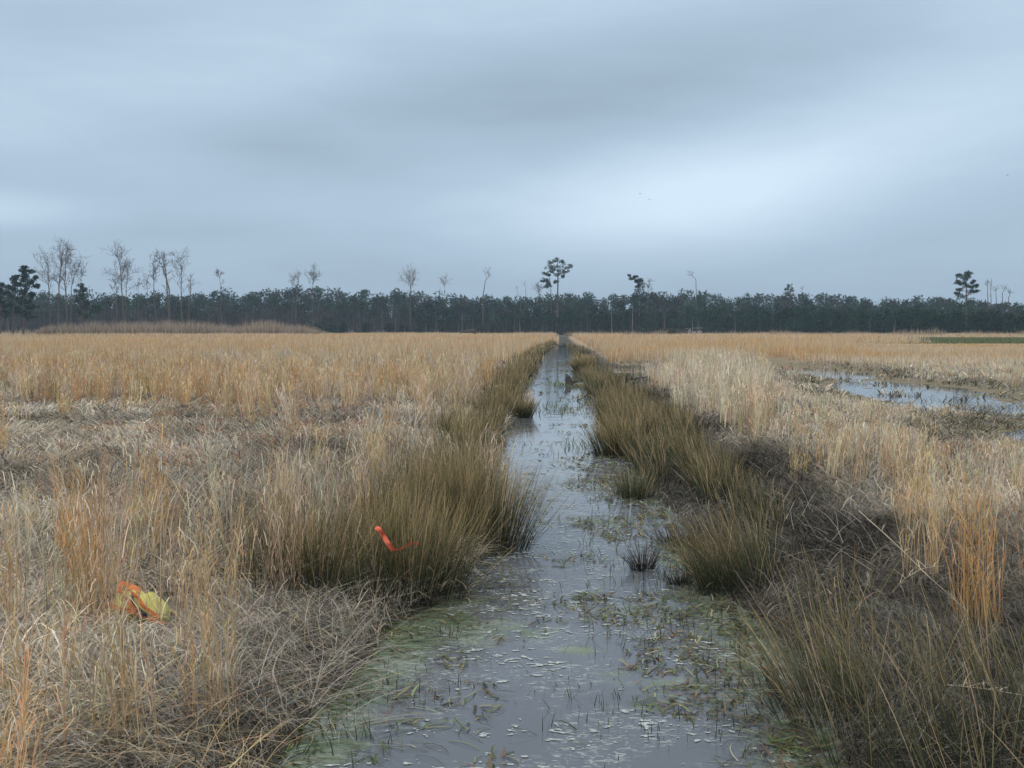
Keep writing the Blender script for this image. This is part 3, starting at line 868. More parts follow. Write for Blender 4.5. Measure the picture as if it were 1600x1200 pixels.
# ------------------------------------------------------------------ list-based mesh builder for objects and trees
rng = np.random.default_rng(118)
class TB(NM):
    def tube(s, pts, radii, n=6, col=(.1, .09, .08), cap=True):
        P = np.asarray(pts, float); K = len(P)
        tn = np.gradient(P, axis=0) if K > 2 else np.tile(P[1] - P[0], (2, 1))
        tn = tn / (np.linalg.norm(tn, axis=1)[:, None] + 1e-9)
        ref = np.array([0, 0, 1.0]) if abs(tn[0][2]) < .8 else np.array([1.0, 0, 0])
        s1 = np.cross(tn, ref); s1 /= (np.linalg.norm(s1, axis=1)[:, None] + 1e-9); s2 = np.cross(s1, tn)
        a = np.arange(n) / n * 2 * math.pi
        rr = np.asarray(radii, float)[:, None, None]
        V = P[:, None] + rr * (np.cos(a)[None, :, None] * s1[:, None] + np.sin(a)[None, :, None] * s2[:, None])
        Q = [(k * n + j, k * n + (j + 1) % n, k * n + n + (j + 1) % n, k * n + n + j) for k in range(K - 1) for j in range(n)]
        V = V.reshape(-1, 3); T = []
        if cap:
            V = np.concatenate([V, P[:1], P[-1:]]); b0 = K * n
            T = [(b0, (j + 1) % n, j) for j in range(n)] + [(b0 + 1, (K - 1) * n + j, (K - 1) * n + (j + 1) % n) for j in range(n)]
        s.add(V, Q, T, np.asarray(col, float))
    def cards(s, ctr, rad, n, size, col, amt=.3, upward=.2):
        """needle sprays: small pointed faces scattered through an ellipsoid, thicker towards its skin"""
        ctr = np.asarray(ctr, float); rad = np.asarray(rad, float)
        d = rng.standard_normal((n, 3)); d /= np.linalg.norm(d, axis=1)[:, None]
        p = ctr + d * (rng.random((n, 1)) ** .45) * rad
        ax = d + rng.standard_normal((n, 3)) * .8 + np.array([0, 0, upward]); ax /= np.linalg.norm(ax, axis=1)[:, None]
        sd_ = np.cross(ax, rng.standard_normal((n, 3))); sd_ /= (np.linalg.norm(sd_, axis=1)[:, None] + 1e-9)
        sz = size * rng.uniform(.6, 1.4, (n, 1))
        V = np.stack([p - sd_ * sz * .32, p + ax * sz * .45 - sd_ * sz * .22, p + ax * sz, p + sd_ * sz * .34], 1)
        c = jit(np.asarray(col, float), n, amt, .08)
        s.add(V.reshape(-1, 3), (np.arange(n) * 4)[:, None] + np.array([[0, 1, 2, 3]]), None, np.repeat(c, 4, 0))


N_GREEN = np.array([.026, .049, .030]); N_DARK = np.array([.015, .033, .020]); B_BARK = np.array([.115, .09, .08])


# ------------------------------------------------------------------ the far wood (one mass) and its edge
rng = np.random.default_rng(119)
def wood_top(u):
    return np.interp(u, [-100, 0, 60, 150, 300, 420, 500, 600, 700, 800, 860, 960, 1000, 1050, 1090, 1150, 1300, 1400, 1500, 1600, 1700],
                     [450, 452, 458, 455, 455, 453, 450, 453, 457, 463, 457, 461, 455, 449, 448, 460, 459, 462, 464, 470, 472])


back = TB(); trunks = TB()
for row, (Y, dv, step) in enumerate([(410, 0, 15), (395, 3, 14), (380, 7, 14), (362, 14, 15), (345, 24, 17)]):
    for u in np.arange(-90, 1700, step):
        u = u + rng.uniform(-6, 6)
        vt = wood_top(u) + dv + abs(rng.standard_normal()) * 6 + 10 * (vn(u, Y, 37., 91) - .5) - (rng.random() < .15) * rng.uniform(0, 7)
        p = at(u, vt, Y); h = p[2] - .2
        gz = .2; x = p[0]; r = h * rng.uniform(.13, .19)
        ctone = rng.uniform(.7, 1.35) * (np.array([1, 1, 1]) if rng.random() > .2 else np.array([1.9, 1.0, 1.35]))
        nl = 11
        for k in range(nl):
            f = 1.0 if k == 0 else rng.uniform(.25, 1.0); rr = r * (1.35 - .75 * f) * rng.uniform(.7, 1.2) + .7
            a = rng.uniform(0, 6.28); off = r * (1.1 - f) * rng.uniform(.2, 1.0)
            back.cards((x + off * math.cos(a), Y + off * math.sin(a), gz + h * f - rr * .5), (rr, rr, rr * .75), 44, .72, N_GREEN * ctone * rng.uniform(.75, 1.25), .14)
        trunks.tube([(x, Y, gz), (x + rng.uniform(-.4, .4), Y, gz + h * .9)], [.2, .08], 4, B_BARK * rng.uniform(.6, 1.6), False)
back.build('pine_woods', M_NEEDLE, kind='stuff')
trunks.build('pine_woods_trunks', M_TWIG, kind='stuff')

# young pines in front of it (thick to the right), bare thicket to the left
young = TB()
for row in range(4):
    for u in np.arange(-60, 1700, 13):
        uu = u + rng.uniform(-6, 6)
        Y = np.interp(uu, [0, 800, 1200, 1600, 1700], [320, 318, 296, 245, 240]) + row * 7
        if uu < 640 and rng.random() < .72: continue
        vt = np.interp(uu, [0, 560, 640, 850, 980, 1150, 1250, 1600], [493, 495, 497, 488, 484, 476, 475, 483]) + rng.uniform(-3, 10) + (3 - row) * 2
        p = at(uu, vt, Y); h = p[2] - .2; x = p[0]; ct = rng.uniform(.75, 1.3)
        r = h * rng.uniform(.17, .25)
        for k in range(8):
            f = rng.uniform(.12, .97); rr = r * (1.25 - .8 * f) * rng.uniform(.7, 1.1) + .35
            a = rng.uniform(0, 6.28); off = r * (1.1 - f) * rng.uniform(.1, .9)
            young.cards((x + off * math.cos(a), Y + off * math.sin(a), .2 + h * f - rr * .4), (rr, rr, rr * .8), 34, .55, N_DARK * ct * rng.uniform(.8, 1.35) * np.array([1, 1.08, .9]), .14)
young.build('young_pine_thicket', M_NEEDLE, kind='stuff')

rng = np.random.default_rng(120)
nm = NM()                                    # grey-purple leafless thicket
for (u0, u1, n, Yb, vt0, vt1) in [(-60, 470, 3000, 285, 466, 503), (380, 640, 1500, 330, 468, 503), (640, 980, 900, 312, 490, 512), (980, 1650, 900, 300, 474, 508)]:
    u = rng.uniform(u0, u1, n); Y = Yb + rng.uniform(-8, 14, n) - np.where(u > 1200, (u - 1200) * .06, 0)
    x = (u - 875) / F * Y * 1.0
    h = (514 - rng.uniform(vt0, vt1, n)) / F * Y + 1.6
    c = jit(pick(n, [np.array([.075, .060, .066]), np.array([.14, .125, .12]), np.array([.04, .036, .038])], [.55, .15, .3]), n, .25)
    P = np.stack([x, Y, np.full(n, .15)], 1)
    k = rng.random(n) < .5
    P[k, 2] += h[k] * rng.uniform(.2, .75, k.sum()); hh = np.where(k, rng.uniform(1., 2.6, n), h)
    V, Q, T, C, _ = blades(P, hh, rng.uniform(0, 6.283, n), np.where(k, rng.uniform(.2, .9, n), .03), np.where(k, .6, .12), np.where(k, .07, .10), [c, c], 2)
    nm.add(V, Q, T, C)
n = 70
u = rng.uniform(-60, 1660, n); Y = np.interp(u, [0, 800, 1200, 1700], [300, 305, 288, 236]); x = (u - 875) / F * Y
c = jit(np.array([.20, .19, .185]), n, .35)
V, Q, T, C, _ = blades(np.stack([x, Y, np.full(n, .15)], 1), rng.uniform(3, 10, n) * np.where(u > 1200, .6, 1), rng.uniform(0, 6.283, n), .02, .1, .13, [c, c * .8], 3)
nm.add(V, Q, T, C)
nm.build('bare_thicket_undergrowth', M_TWIG, kind='stuff')

rng = np.random.default_rng(121)
nm = NM()                                    # tall pale reeds and weeds along the field's far edge
for (u0, u1, n, Y0, Y1, h0, h1, prof) in [(40, 520, 11000, 226, 240, 2.2, 4.3, 1), (-80, 80, 1200, 236, 250, .8, 1.8, 0), (500, 870, 3000, 252, 268, .5, 1.3, 0), (880, 1250, 3200, 250, 266, .5, 1.5, 0), (1200, 1700, 4200, 214, 232, .5, 1.7, 0)]:
    u = rng.uniform(u0, u1, n); Y = rng.uniform(Y0, Y1, n); x = (u - 875) / F * Y
    Hm = np.interp(u, [40, 90, 150, 330, 360, 400, 450, 490, 520], [.55, .8, .9, .9, .75, .95, .8, .5, .2]) if prof else (.6 + .8 * vn(u, Y, 26, 97))
    h = rng.uniform(h0, h1, n) * Hm * (.55 + .75 * fbm(u, Y * 2, 16, 98)) * 1.05
    c = jit(pick(n, [np.array([.40, .335, .25]), np.array([.30, .25, .20]), np.array([.22, .15, .11])], [.45, .35, .2] if prof else [.25, .4, .35]), n, .18)
    V, Q, T, C, _ = blades(np.stack([x, Y, np.full(n, .15)], 1), h, rng.uniform(0, 6.283, n), rng.uniform(0, .25, n), rng.uniform(.2, .7, n), .10, [c * .75, c, c * 1.05], 2)
    nm.add(V, Q, T, C)
nm.build('reed_undergrowth', M_GRASS, kind='stuff')


# ------------------------------------------------------------------ single trees that stand out of the wood
rng = np.random.default_rng(122)
def base_of(u, Y):
    p = at(u, 517, Y); return np.array([p[0], Y, .2])


def pine(label, Y, path, lobes, rad, dens=70, col=N_GREEN * 1.15, size=.34, group='pines that stand out of the wood'):
    """path: trunk in photo pixels from foot to top; lobes: needle masses (u, v, half-width, half-height in pixels)"""
    px = Y / F
    pts = [at(u, v, Y) for u, v in path]; pts[0][2] = .15
    root = empty('pine_tree', pts[0], label, 'pine tree', group)
    PP = np.array(pts)
    t = np.linspace(0, len(PP) - 1, 14); TP = np.stack([np.interp(t, np.arange(len(PP)), PP[:, j]) for j in range(3)], 1)
    TP[1:-1, 0] += rng.uniform(-.08, .08, 12)
    m = TB(); m.tube(TP, np.linspace(rad, rad * .3, 14), 7, B_BARK)
    cm = TB(); lm = m
    for (u, v, ru, rv) in lobes:
        c = at(u, v, Y); c[1] += rng.uniform(-.7, .7) * ru * px * 1.2
        # limb from the trunk up and out to the lobe
        k = int(np.argmin(np.abs(TP[:, 2] - (c[2] - .4 * abs(c[0] - np.interp(c[2], TP[:, 2], TP[:, 0])) - .3))))
        a = TP[k]; mid = (a + c) / 2 + np.array([0, 0, -.2])
        lm.tube([a, mid, c], [rad * .34, rad * .22, rad * .1], 5, B_BARK, False)
        nsub = 8
        for _ in range(nsub):                # several sprays per lobe, gaps between
            o = np.array([rng.uniform(-.75, .75) * ru * px, rng.uniform(-.75, .75) * ru * px, rng.uniform(-.75, .75) * rv * px])
            r = np.array([ru, ru, rv]) * px * rng.uniform(.28, .5)
            lm.tube([c, c + o], [rad * .09, rad * .04], 3, B_BARK, False)
            cm.cards(c + o, r * 1.15, int(dens * .30), size, col * rng.uniform(.65, 1.45), .25)
    tr = m.build('trunk', M_BARK, root, origin=pts[0]); tr.parent = root
    cm.build('crown', M_NEEDLE, root, origin=pts[0])
    return root


pine('tall lone pine with a broad open crown rising above the middle of the wood', 325,
     [(871, 517), (871, 470), (872, 430), (871, 406)],
     [(871, 406, 8, 4), (863, 411, 7, 4), (880, 410, 6, 4), (858, 418, 8, 4), (868, 419, 8, 5), (878, 420, 8, 5), (888, 417, 6, 4), (884, 424, 5, 3), (861, 424, 6, 3), (873, 429, 8, 4), (879, 432, 4, 3), (869, 440, 4, 3)], .30)
pine('thin stooping pine with drooping layered tufts beside the tall lone pine', 322,
     [(861, 517), (861, 465), (860, 440), (856, 427)],
     [(852, 427, 6, 2), (857, 431, 4, 3), (853, 437, 6, 3), (849, 439, 5, 2), (857, 442, 4, 2), (858, 446, 5, 2), (853, 448, 6, 2)], .13, 60)
pine('broken topped pine with a dense leaning tuft right of the ditch', 312,
     [(999, 517), (999, 470), (998, 447), (990, 434)],
     [(983, 431, 3, 2), (987, 435, 4, 3), (993, 433, 4, 2), (995, 439, 5, 3), (1001, 438, 4, 3), (1002, 445, 6, 4), (996, 447, 5, 3), (999, 454, 8, 5), (995, 462, 8, 6), (1002, 470, 9, 6), (996, 482, 9, 7), (1001, 494, 9, 6)], .22, 80, N_DARK * 1.1)
pine('round crowned tall pine standing above the wood on the right', 262,
     [(1510, 520), (1510, 480), (1510, 450), (1509, 428)],
     [(1508, 427, 9, 4), (1501, 431, 6, 4), (1515, 430, 6, 4), (1509, 436, 9, 5), (1497, 441, 6, 3), (1504, 443, 6, 4), (1519, 441, 5, 3), (1524, 447, 6, 3), (1513, 448, 7, 3), (1502, 452, 7, 3), (1494, 458, 5, 2), (1518, 455, 6, 3), (1527, 455, 4, 2),
      (1505, 462, 9, 4), (1518, 470, 11, 5), (1502, 478, 10, 6), (1515, 487, 12, 6)], .26, 70)
pine('small pine tip poking above the far right wood', 345,
     [(1234, 517), (1233, 470), (1232, 449)], [(1234, 447, 4, 3), (1229, 451, 4, 3), (1236, 453, 5, 3), (1232, 457, 6, 3)], .16, 50)
pine('dark large pine at the left picture edge with an uneven crown', 222,
     [(36, 525), (38, 480), (40, 440), (41, 418)],
     [(42, 419, 7, 4), (35, 424, 6, 3), (49, 425, 5, 3), (41, 430, 8, 4), (53, 434, 5, 3), (34, 437, 7, 4), (46, 440, 8, 4), (57, 447, 5, 3), (30, 445, 8, 4), (43, 449, 9, 5), (36, 458, 10, 5), (50, 461, 10, 5), (40, 471, 12, 6), (53, 478, 11, 6), (34, 485, 11, 6), (45, 492, 12, 6)], .24, 110, N_DARK * 1.15)
pine('shorter dark pine at the far left beside the large one', 226,
     [(20, 525), (22, 480), (25, 432)],
     [(25, 433, 5, 3), (20, 437, 6, 4), (28, 442, 6, 4), (16, 448, 7, 4), (25, 452, 8, 5), (14, 460, 8, 5), (24, 466, 9, 6), (12, 475, 9, 6), (22, 483, 10, 7), (10, 490, 8, 6)], .2, 70, N_DARK * 1.1)
pine('dark pine cut off by the left picture edge', 224,
     [(0, 525), (2, 445)], [(2, 446, 4, 4), (-3, 452, 7, 5), (4, 456, 6, 5), (-2, 466, 8, 6), (6, 472, 7, 6), (0, 485, 9, 7)], .2, 70, N_DARK * 1.1)
pine('bushy green pine in front of the tall bare trees on the left', 228,
     [(132, 525), (130, 480), (125, 446)],
     [(125, 447, 5, 4), (131, 452, 5, 4), (122, 457, 8, 5), (133, 463, 9, 5), (125, 470, 9, 5), (139, 475, 9, 5), (128, 483, 11, 6), (146, 486, 9, 4), (136, 492, 12, 5), (152, 480, 7, 4)], .18, 70, N_GREEN * 1.15)
pine('low green pine in the thicket left of centre', 270,
     [(292, 520), (292, 478)], [(292, 478, 6, 5), (284, 485, 8, 6), (300, 486, 8, 6), (290, 494, 12, 6), (304, 497, 8, 6), (280, 498, 9, 5)], .14, 60, N_GREEN)


def bare(label, Y, stems_, rad=.2, group='bare trees standing above the wood', seed=1, dens=1.0, tone=1.0):
    """leafless tree: stems_ are trunks in photo pixels (foot .. top, fork height fraction, spread in pixels)"""
    rs = np.random.default_rng(seed); px = Y / F
    f0 = at(*stems_[0][0][0], Y); f0[2] = .15
    root = empty('bare_tree', f0, label, 'bare tree', group)
    col = np.array([.125, .105, .10]) * tone

    def grow(bm, p, d, L, r, depth):
        K = 4; pts = [p]; dd = d.copy()
        for _ in range(K):
            dd = dd + rs.standard_normal(3) * .16 + np.array([0, 0, .05]); dd /= np.linalg.norm(dd)
            pts.append(pts[-1] + dd * L / K)
        bm.tube(pts, np.linspace(r, r * .45, K + 1), 3, col * rs.uniform(.7, 1.2), False)
        if depth == 0: return
        for _ in range(int(rs.integers(3, 5) * dens + .5)):
            k = rs.integers(1, K + 1)
            nd = dd * .75 + rs.standard_normal(3) * .55 + np.array([0, 0, .15]); nd /= np.linalg.norm(nd)
            grow(bm, pts[k], nd, L * rs.uniform(.45, .75), max(r * .55, .03), depth - 1)
    for (path, fork, spread, nb) in stems_:
        tm, bm = TB(), TB()
        P = np.array([at(u, v, Y) for u, v in path]); P[0][2] = .15
        t = np.linspace(0, len(P) - 1, 16); TP = np.stack([np.interp(t, np.arange(len(P)), P[:, j]) for j in range(3)], 1)
        TP[1:, 0] += np.cumsum(rs.uniform(-.12, .12, 15)); TP[:, 1] += np.cumsum(rs.uniform(-.12, .12, 16))
        rr = np.linspace(rad, rad * .22, 16)
        tm.tube(TP, rr, 6, col)
        k0 = max(1, int(fork * 15) - 1); bm.tube(TP[k0:], rr[k0:] * .6, 3, col, False)     # the leader the branches grow from
        for _ in range(int(nb * 1.5)):
            f = fork + (1 - fork) * rs.random() ** .8
            k = min(int(f * 15), 14)
            a = rs.uniform(0, 6.283); up = rs.uniform(.8, 2.2)
            d = np.array([math.cos(a), math.sin(a), up]); d /= np.linalg.norm(d)
            L = spread * px * rs.uniform(.8, 1.5) * (1.5 - .6 * f)
            grow(bm, TP[k], d, L, rr[k] * .5, 2)
        tm.build('trunk', M_BARK, root, origin=f0)
        bm.build('branches', M_TWIG, root, origin=f0)
    return root


bare('tall bare tree first of the big group at left, leaning slightly out', 236, [([(79, 522), (78, 450), (76, 400)], .5, 16, 12)], .17, seed=3)
bare('tallest bare tree in the middle of the big left group', 238, [([(89, 522), (90, 450), (94, 396)], .5, 17, 13)], .19, seed=4)
bare('dark trunked bare tree at the right of the big left group', 234, [([(104, 522), (103, 450), (103, 400)], .5, 17, 13)], .21, seed=5)
bare('slender grey bare tree right of the big left group', 240, [([(112, 522), (111, 450), (121, 420)], .5, 13, 9), ([(126, 522), (124, 460), (127, 425)], .6, 10, 5)], .13, seed=6)
bare('bare tree with a tall fan crown, second group from the left', 244, [([(193, 520), (189, 450), (186, 400)], .5, 18, 14), ([(182, 520), (182, 470), (179, 440)], .6, 9, 6)], .18, seed=7)
bare('forked bare limb tree beside the fan crowned one', 247, [([(195, 520), (196, 460), (204, 410)], .55, 13, 9)], .13, seed=8)
bare('small faint bare tree between two tall bare groups', 275, [([(226, 520), (227, 470), (227, 434)], .7, 7, 7), ([(217, 520), (217, 470), (216, 441)], .7, 6, 5)], .1, seed=9)
bare('bare tree bent in an arch to the left, third group', 250, [([(265, 520), (264, 452), (260, 435), (250, 412), (237, 403)], .5, 10, 10), ([(264, 452), (258, 425), (249, 402)], .35, 8, 7)], .2, seed=10)
bare('upright bare tree under the arched one', 252, [([(244, 520), (242, 455), (240, 405)], .55, 10, 10)], .15, seed=11)
bare('bare tree with the fullest crown in the fourth group from the left', 246, [([(284, 520), (284, 455), (283, 402)], .5, 14, 12), ([(294, 520), (294, 470), (297, 430)], .6, 7, 5)], .16, seed=12)
bare('short forked bare snag right of the tall left groups', 262, [([(344, 520), (344, 455), (339, 424)], .7, 8, 6)], .12, seed=13)
bare('pale low bare tree, left of two close twins left of centre', 330, [([(455, 518), (456, 460), (454, 438)], .75, 8, 6)], .12, seed=14, tone=1.2)
bare('pale taller bare tree, right of two close twins left of centre', 331, [([(463, 518), (463, 460), (464, 430)], .75, 8, 6)], .12, seed=34, tone=1.2)
bare('bushy bare tree top above the wood left of centre', 325, [([(488, 518), (488, 460), (488, 431)], .7, 11, 12)], .15, seed=15)
bare('pale trunked bare tree with a round crown near the middle', 318, [([(642, 518), (642, 460), (642, 432)], .6, 13, 14)], .17, seed=16, tone=1.5)
bare('faint small bare tree top right of the pale trunked one', 360, [([(696, 518), (696, 460), (695, 440)], .75, 8, 8)], .1, seed=17, tone=1.6)
bare('crooked dead snag with level limbs left of the ditch end', 322, [([(754, 518), (755, 460), (758, 440), (765, 429)], .8, 10, 5)], .2, seed=18, dens=.6)
bare('leaning bare spike left of the stooping pine', 345, [([(822, 518), (822, 460), (818, 441)], .85, 4, 2)], .13, seed=19, dens=.5, tone=1.4)
bare('shorter bare spike just left of the leaning one near centre', 346, [([(815, 518), (815, 466), (808, 450)], .85, 4, 2)], .13, seed=29, dens=.5, tone=1.4)
bare('low twiggy bare tree top left of the tall lone pine', 350, [([(843, 518), (843, 470), (842, 448)], .7, 8, 9)], .1, seed=20, tone=1.3)
bare('small bare tree right of the broken topped pine', 330, [([(1011, 518), (1011, 465), (1012, 443)], .7, 7, 7)], .1, seed=21, tone=1.2)
bare('bare tree bent over like a hook above the right wood', 330, [([(1089, 518), (1089, 455), (1087, 437), (1082, 431), (1077, 430)], .8, 5, 5)], .14, seed=22, dens=.6)
bare('dead snag with short stubs right of the round crowned pine', 262, [([(1544, 518), (1544, 460), (1545, 441)], .6, 6, 6), ([(1548, 470), (1549, 436)], .5, 5, 3)], .14, seed=23, dens=.6)
bare('leaning low bare snag, first of three near the right picture edge', 268, [([(1556, 518), (1556, 465), (1553, 453)], .8, 6, 4)], .12, seed=24, dens=.6)
bare('upright low bare snag, middle of three near the right picture edge', 269, [([(1567, 518), (1567, 460), (1567, 452)], .8, 6, 4)], .12, seed=44, dens=.6)
bare('twiggy low bare snag, last of three near the right picture edge', 268, [([(1578, 518), (1578, 465), (1579, 456)], .7, 6, 5)], .12, seed=54, dens=.6)
bare('thin faint snag above the wood right of the small pine tip', 360, [([(1254, 518), (1254, 465), (1255, 449)], .75, 4, 4)], .1, seed=25, dens=.5, tone=1.3)

# ------------------------------------------------------------------ objects at the field's far edge
rng = np.random.default_rng(123)
M_GREYWOOD = mat_solid('weathered_boards', (.30, .305, .31), .85, 2.5, .6)
Yp = 226.0
f0 = at(735, 520, Yp); f0[2] = .2
log = empty('fallen_tree', f0, 'dark fallen tree trunk lying at the far edge of the left field', 'fallen tree')
px = Yp / F
m = TB(); T0 = at(724, 519, Yp); T1 = at(742, 517.5, Yp)
m.tube([T0, (T0 + T1) / 2 + np.array([0, 0, .12]), T1, at(744, 520, Yp)], [.22, .34, .36, .3], 9, (.05, .045, .042))
m.build('trunk', M_DEAD, log, origin=f0)
m = TB(); c = at(740, 518.5, Yp)
for k in range(11):
    a = k / 11 * 6.283; m.tube([c, c + np.array([.2, .5 * math.cos(a), .45 * math.sin(a)]), c + np.array([.45, .95 * math.cos(a), .8 * math.sin(a) + .1])], [.16, .1, .04], 5, (.05, .045, .04))
m.build('root_plate', M_DEAD, log, origin=f0)
for (a, b_) in [((723, 520), (721, 516.5)), ((719, 522), (722, 518.5)), ((738, 518), (739, 515))]:
    A, B_ = at(*a, Yp), at(*b_, Yp); m = TB(); m.tube([A, (A + B_) / 2 + np.array([.1, 0, 0]), B_], [.2, .15, .07], 6, (.05, .045, .042))
    m.build('limb_stub', M_DEAD, log, origin=f0)

Yr = 248.0; px = Yr / F
f0 = at(1082, 521, Yr); f0[2] = .2
shed = empty('collapsed_shed', f0, 'low weathered grey board ruin beside a dark bush at the far field edge', 'ruin')


def box(m, c, s, rz=0, tilt=0, col=(.3, .3, .3)):
    c = np.asarray(c, float); h = np.asarray(s, float) / 2
    v = np.array([(x, y, z) for z in (-1, 1) for y in (-1, 1) for x in (-1, 1)]) * h
    ct, st_ = math.cos(tilt), math.sin(tilt); v = np.stack([v[:, 0] * ct - v[:, 2] * st_, v[:, 1], v[:, 0] * st_ + v[:, 2] * ct], 1)
    cz, sz = math.cos(rz), math.sin(rz); v = np.stack([v[:, 0] * cz - v[:, 1] * sz, v[:, 0] * sz + v[:, 1] * cz, v[:, 2]], 1)
    m.add(v + c, [(0, 2, 3, 1), (4, 5, 7, 6), (0, 1, 5, 4), (2, 6, 7, 3), (0, 4, 6, 2), (1, 3, 7, 5)], None, np.asarray(col))


x0 = at(1074, 515, Yr)[0]; x1 = at(1096, 515, Yr)[0]; zt = at(1085, 512.5, Yr)[2]
m = TB()
for k in range(9):
    xx = x0 + (x1 - x0) * (k + .5) / 9
    if k in (2, 5): continue
    hk = zt - .25 - rng.uniform(0, .7)
    box(m, (xx, Yr - .9 + rng.uniform(-.05, .05), .2 + hk / 2), ((x1 - x0) / 9 * .86, .06, hk), 0, rng.uniform(-.05, .05))
m.build('wall_boards', M_GREYWOOD, shed, origin=f0)
m = TB(); box(m, ((x0 + x1) / 2 + .7, Yr, zt), ((x1 - x0) * .62, 2.4, .10), .05, .02); box(m, (x0 + .1, Yr + .2, zt - .12), (1.0, 1.7, .09), -.1, -.14)
m.build('roof', M_GREYWOOD, shed, origin=f0)
for xx in (x0, (x0 + x1) / 2, x1):
    m = TB(); m.tube([(xx, Yr + 1.0, .1), (xx + .05, Yr + 1.0, zt - .1)], [.12, .1], 7); m.build('post', M_DEAD, shed, origin=f0)
m = TB()
xw = at(1052, 515, Yr)[0]
for k in range(4): box(m, ((xw + x0) / 2, Yr + .3 + .02 * k, .6 + .42 * k * .8), (x0 - xw, .07, .22), 0, rng.uniform(-.06, .06))
m.build('fallen_rails', M_DEAD, shed, origin=f0)

f0 = at(1049, 521, Yr - 3); f0[2] = .2
bush = empty('bush', f0, 'dark leafless bush at the left end of the weathered grey ruin', 'bush')
m = TB(); mb = TB()
for k in range(16):
    a = rng.uniform(0, 6.283); q = rng.uniform(.2, 1.0)
    tip = f0 + np.array([q * math.cos(a), q * math.sin(a), rng.uniform(.8, 1.6)])
    mb.tube([f0, (f0 + tip) / 2 + rng.uniform(-.1, .1, 3), tip], [.05, .035, .02], 4, (.05, .045, .04), False)
    m.cards(tip - np.array([0, 0, .25]), (.4, .4, .35), 22, .22, (.045, .045, .036))
mb.build('stems', M_DEAD, bush, origin=f0); m.build('crown', M_NEEDLE, bush, origin=f0)

# dark stump in the ditch
P = onz(889, 601, 0)
m = TB(); m.tube([P + (0, 0, -.1), P + (0.0, 0, .12), P + (-.05, 0, .26), P + (-.10, .02, .34)], [.14, .12, .08, .03], 8, (.035, .03, .028))
m.tube([P + (.05, 0, .05), P + (.25, .05, .12), P + (.34, .05, .08)], [.07, .05, .02], 6, (.035, .03, .028))
tag(m.build('wood_stump', M_DEAD, origin=P), 'dark broken stump standing in the ditch before the green weed mat', 'stump')

# three birds, specks high over the right wood
for (u, v, Y, s, label) in [(1574, 274, 150, .16, 'tiny grey bird high in the sky near the right picture edge'), (1000, 303, 150, .15, 'tiny grey bird, upper of the two in the bright cloud'), (1015, 312, 150, .13, 'tiny grey bird, lower of the two in the bright cloud')]:
    P = at(u, v, Y); m = TB()
    m.tube([P + (-s * .9, 0, 0), P + (-s * .3, 0, .03), P + (s * .4, 0, .04), P + (s, 0, .02)], [.01, s * .28, s * .24, .01], 7, (.1, .1, .1))
    ob = m.build('bird', M_DEAD, origin=P); tag(ob, label, 'bird', 'birds in the sky')
    for sg in (-1, 1):
        w = TB(); w.add(np.array([P + (-.3 * s, 0, .05), P + (.35 * s, 0, .05), P + (.2 * s, sg * s * 1.2, s * .55), P + (-.15 * s, sg * s * 1.9, s * .35)]) , [(0, 1, 2, 3)], None, np.array([.1, .1, .1]))
        wo_ = w.build('wing', M_DEAD, ob, origin=P)

# ------------------------------------------------------------------ orange and yellow bag in the grass
rng = np.random.default_rng(124)
def grid_sheet(m, fn, nu, nv, col=(.5, .5, .5), thick=0.0):
    U, Vv = np.meshgrid(np.linspace(0, 1, nu), np.linspace(0, 1, nv))
    P = np.array([fn(a, b_) for a, b_ in zip(U.ravel(), Vv.ravel())])
    i = (np.arange(nv - 1)[:, None] * nu + np.arange(nu - 1)[None]).ravel()
    m.add(P, np.stack([i, i + 1, i + nu + 1, i + nu], 1), None, np.asarray(col, float))


M_YELLOW = mat_solid('yellow_cloth', (.56, .52, .15), .7, 14., .75, .3)
M_ORANGE = mat_solid('orange_webbing', (.66, .20, .06), .6, 10., .8)
M_BLACK = mat_solid('dark_strap', (.05, .04, .06), .6)
M_TAPE = mat_solid('flagging_tape', (.66, .12, .06), .5, 45., .6)
YB = 5.8
c0 = at(235, 950, YB)
bag = empty('bag', (c0[0], YB, float(ground_z(c0[0], YB))), 'orange and yellow bag with dark straps lying in dry grass on the left', 'bag')
bo = np.array(bag.location)
kx = YB / F


def bp_(u, v, dd=0.0):
    p = at(u, v, YB); p[1] += dd; return p


# pillow-like body along a sloping axis from upper left to lower right, as it lies in the grass
A, B_ = bp_(184, 942), bp_(268, 962)


def body(a, b_):
    ax = A + (B_ - A) * a
    r = .098 * math.sin(math.pi * min(max(a * .88 + .10, 0), 1)) ** .6 + .004
    ang = b_ * 2 * math.pi
    wr = 1 + .07 * math.sin(ang * 3 + a * 9) + .05 * math.sin(a * 23)
    return ax + np.array([0, r * 1.1 * math.sin(ang) * wr, r * .95 * math.cos(ang) * wr - .004 * math.sin(a * 31)])


m = TB(); grid_sheet(m, body, 30, 33); m.build('body', M_YELLOW, bag, origin=bo, smooth=True)


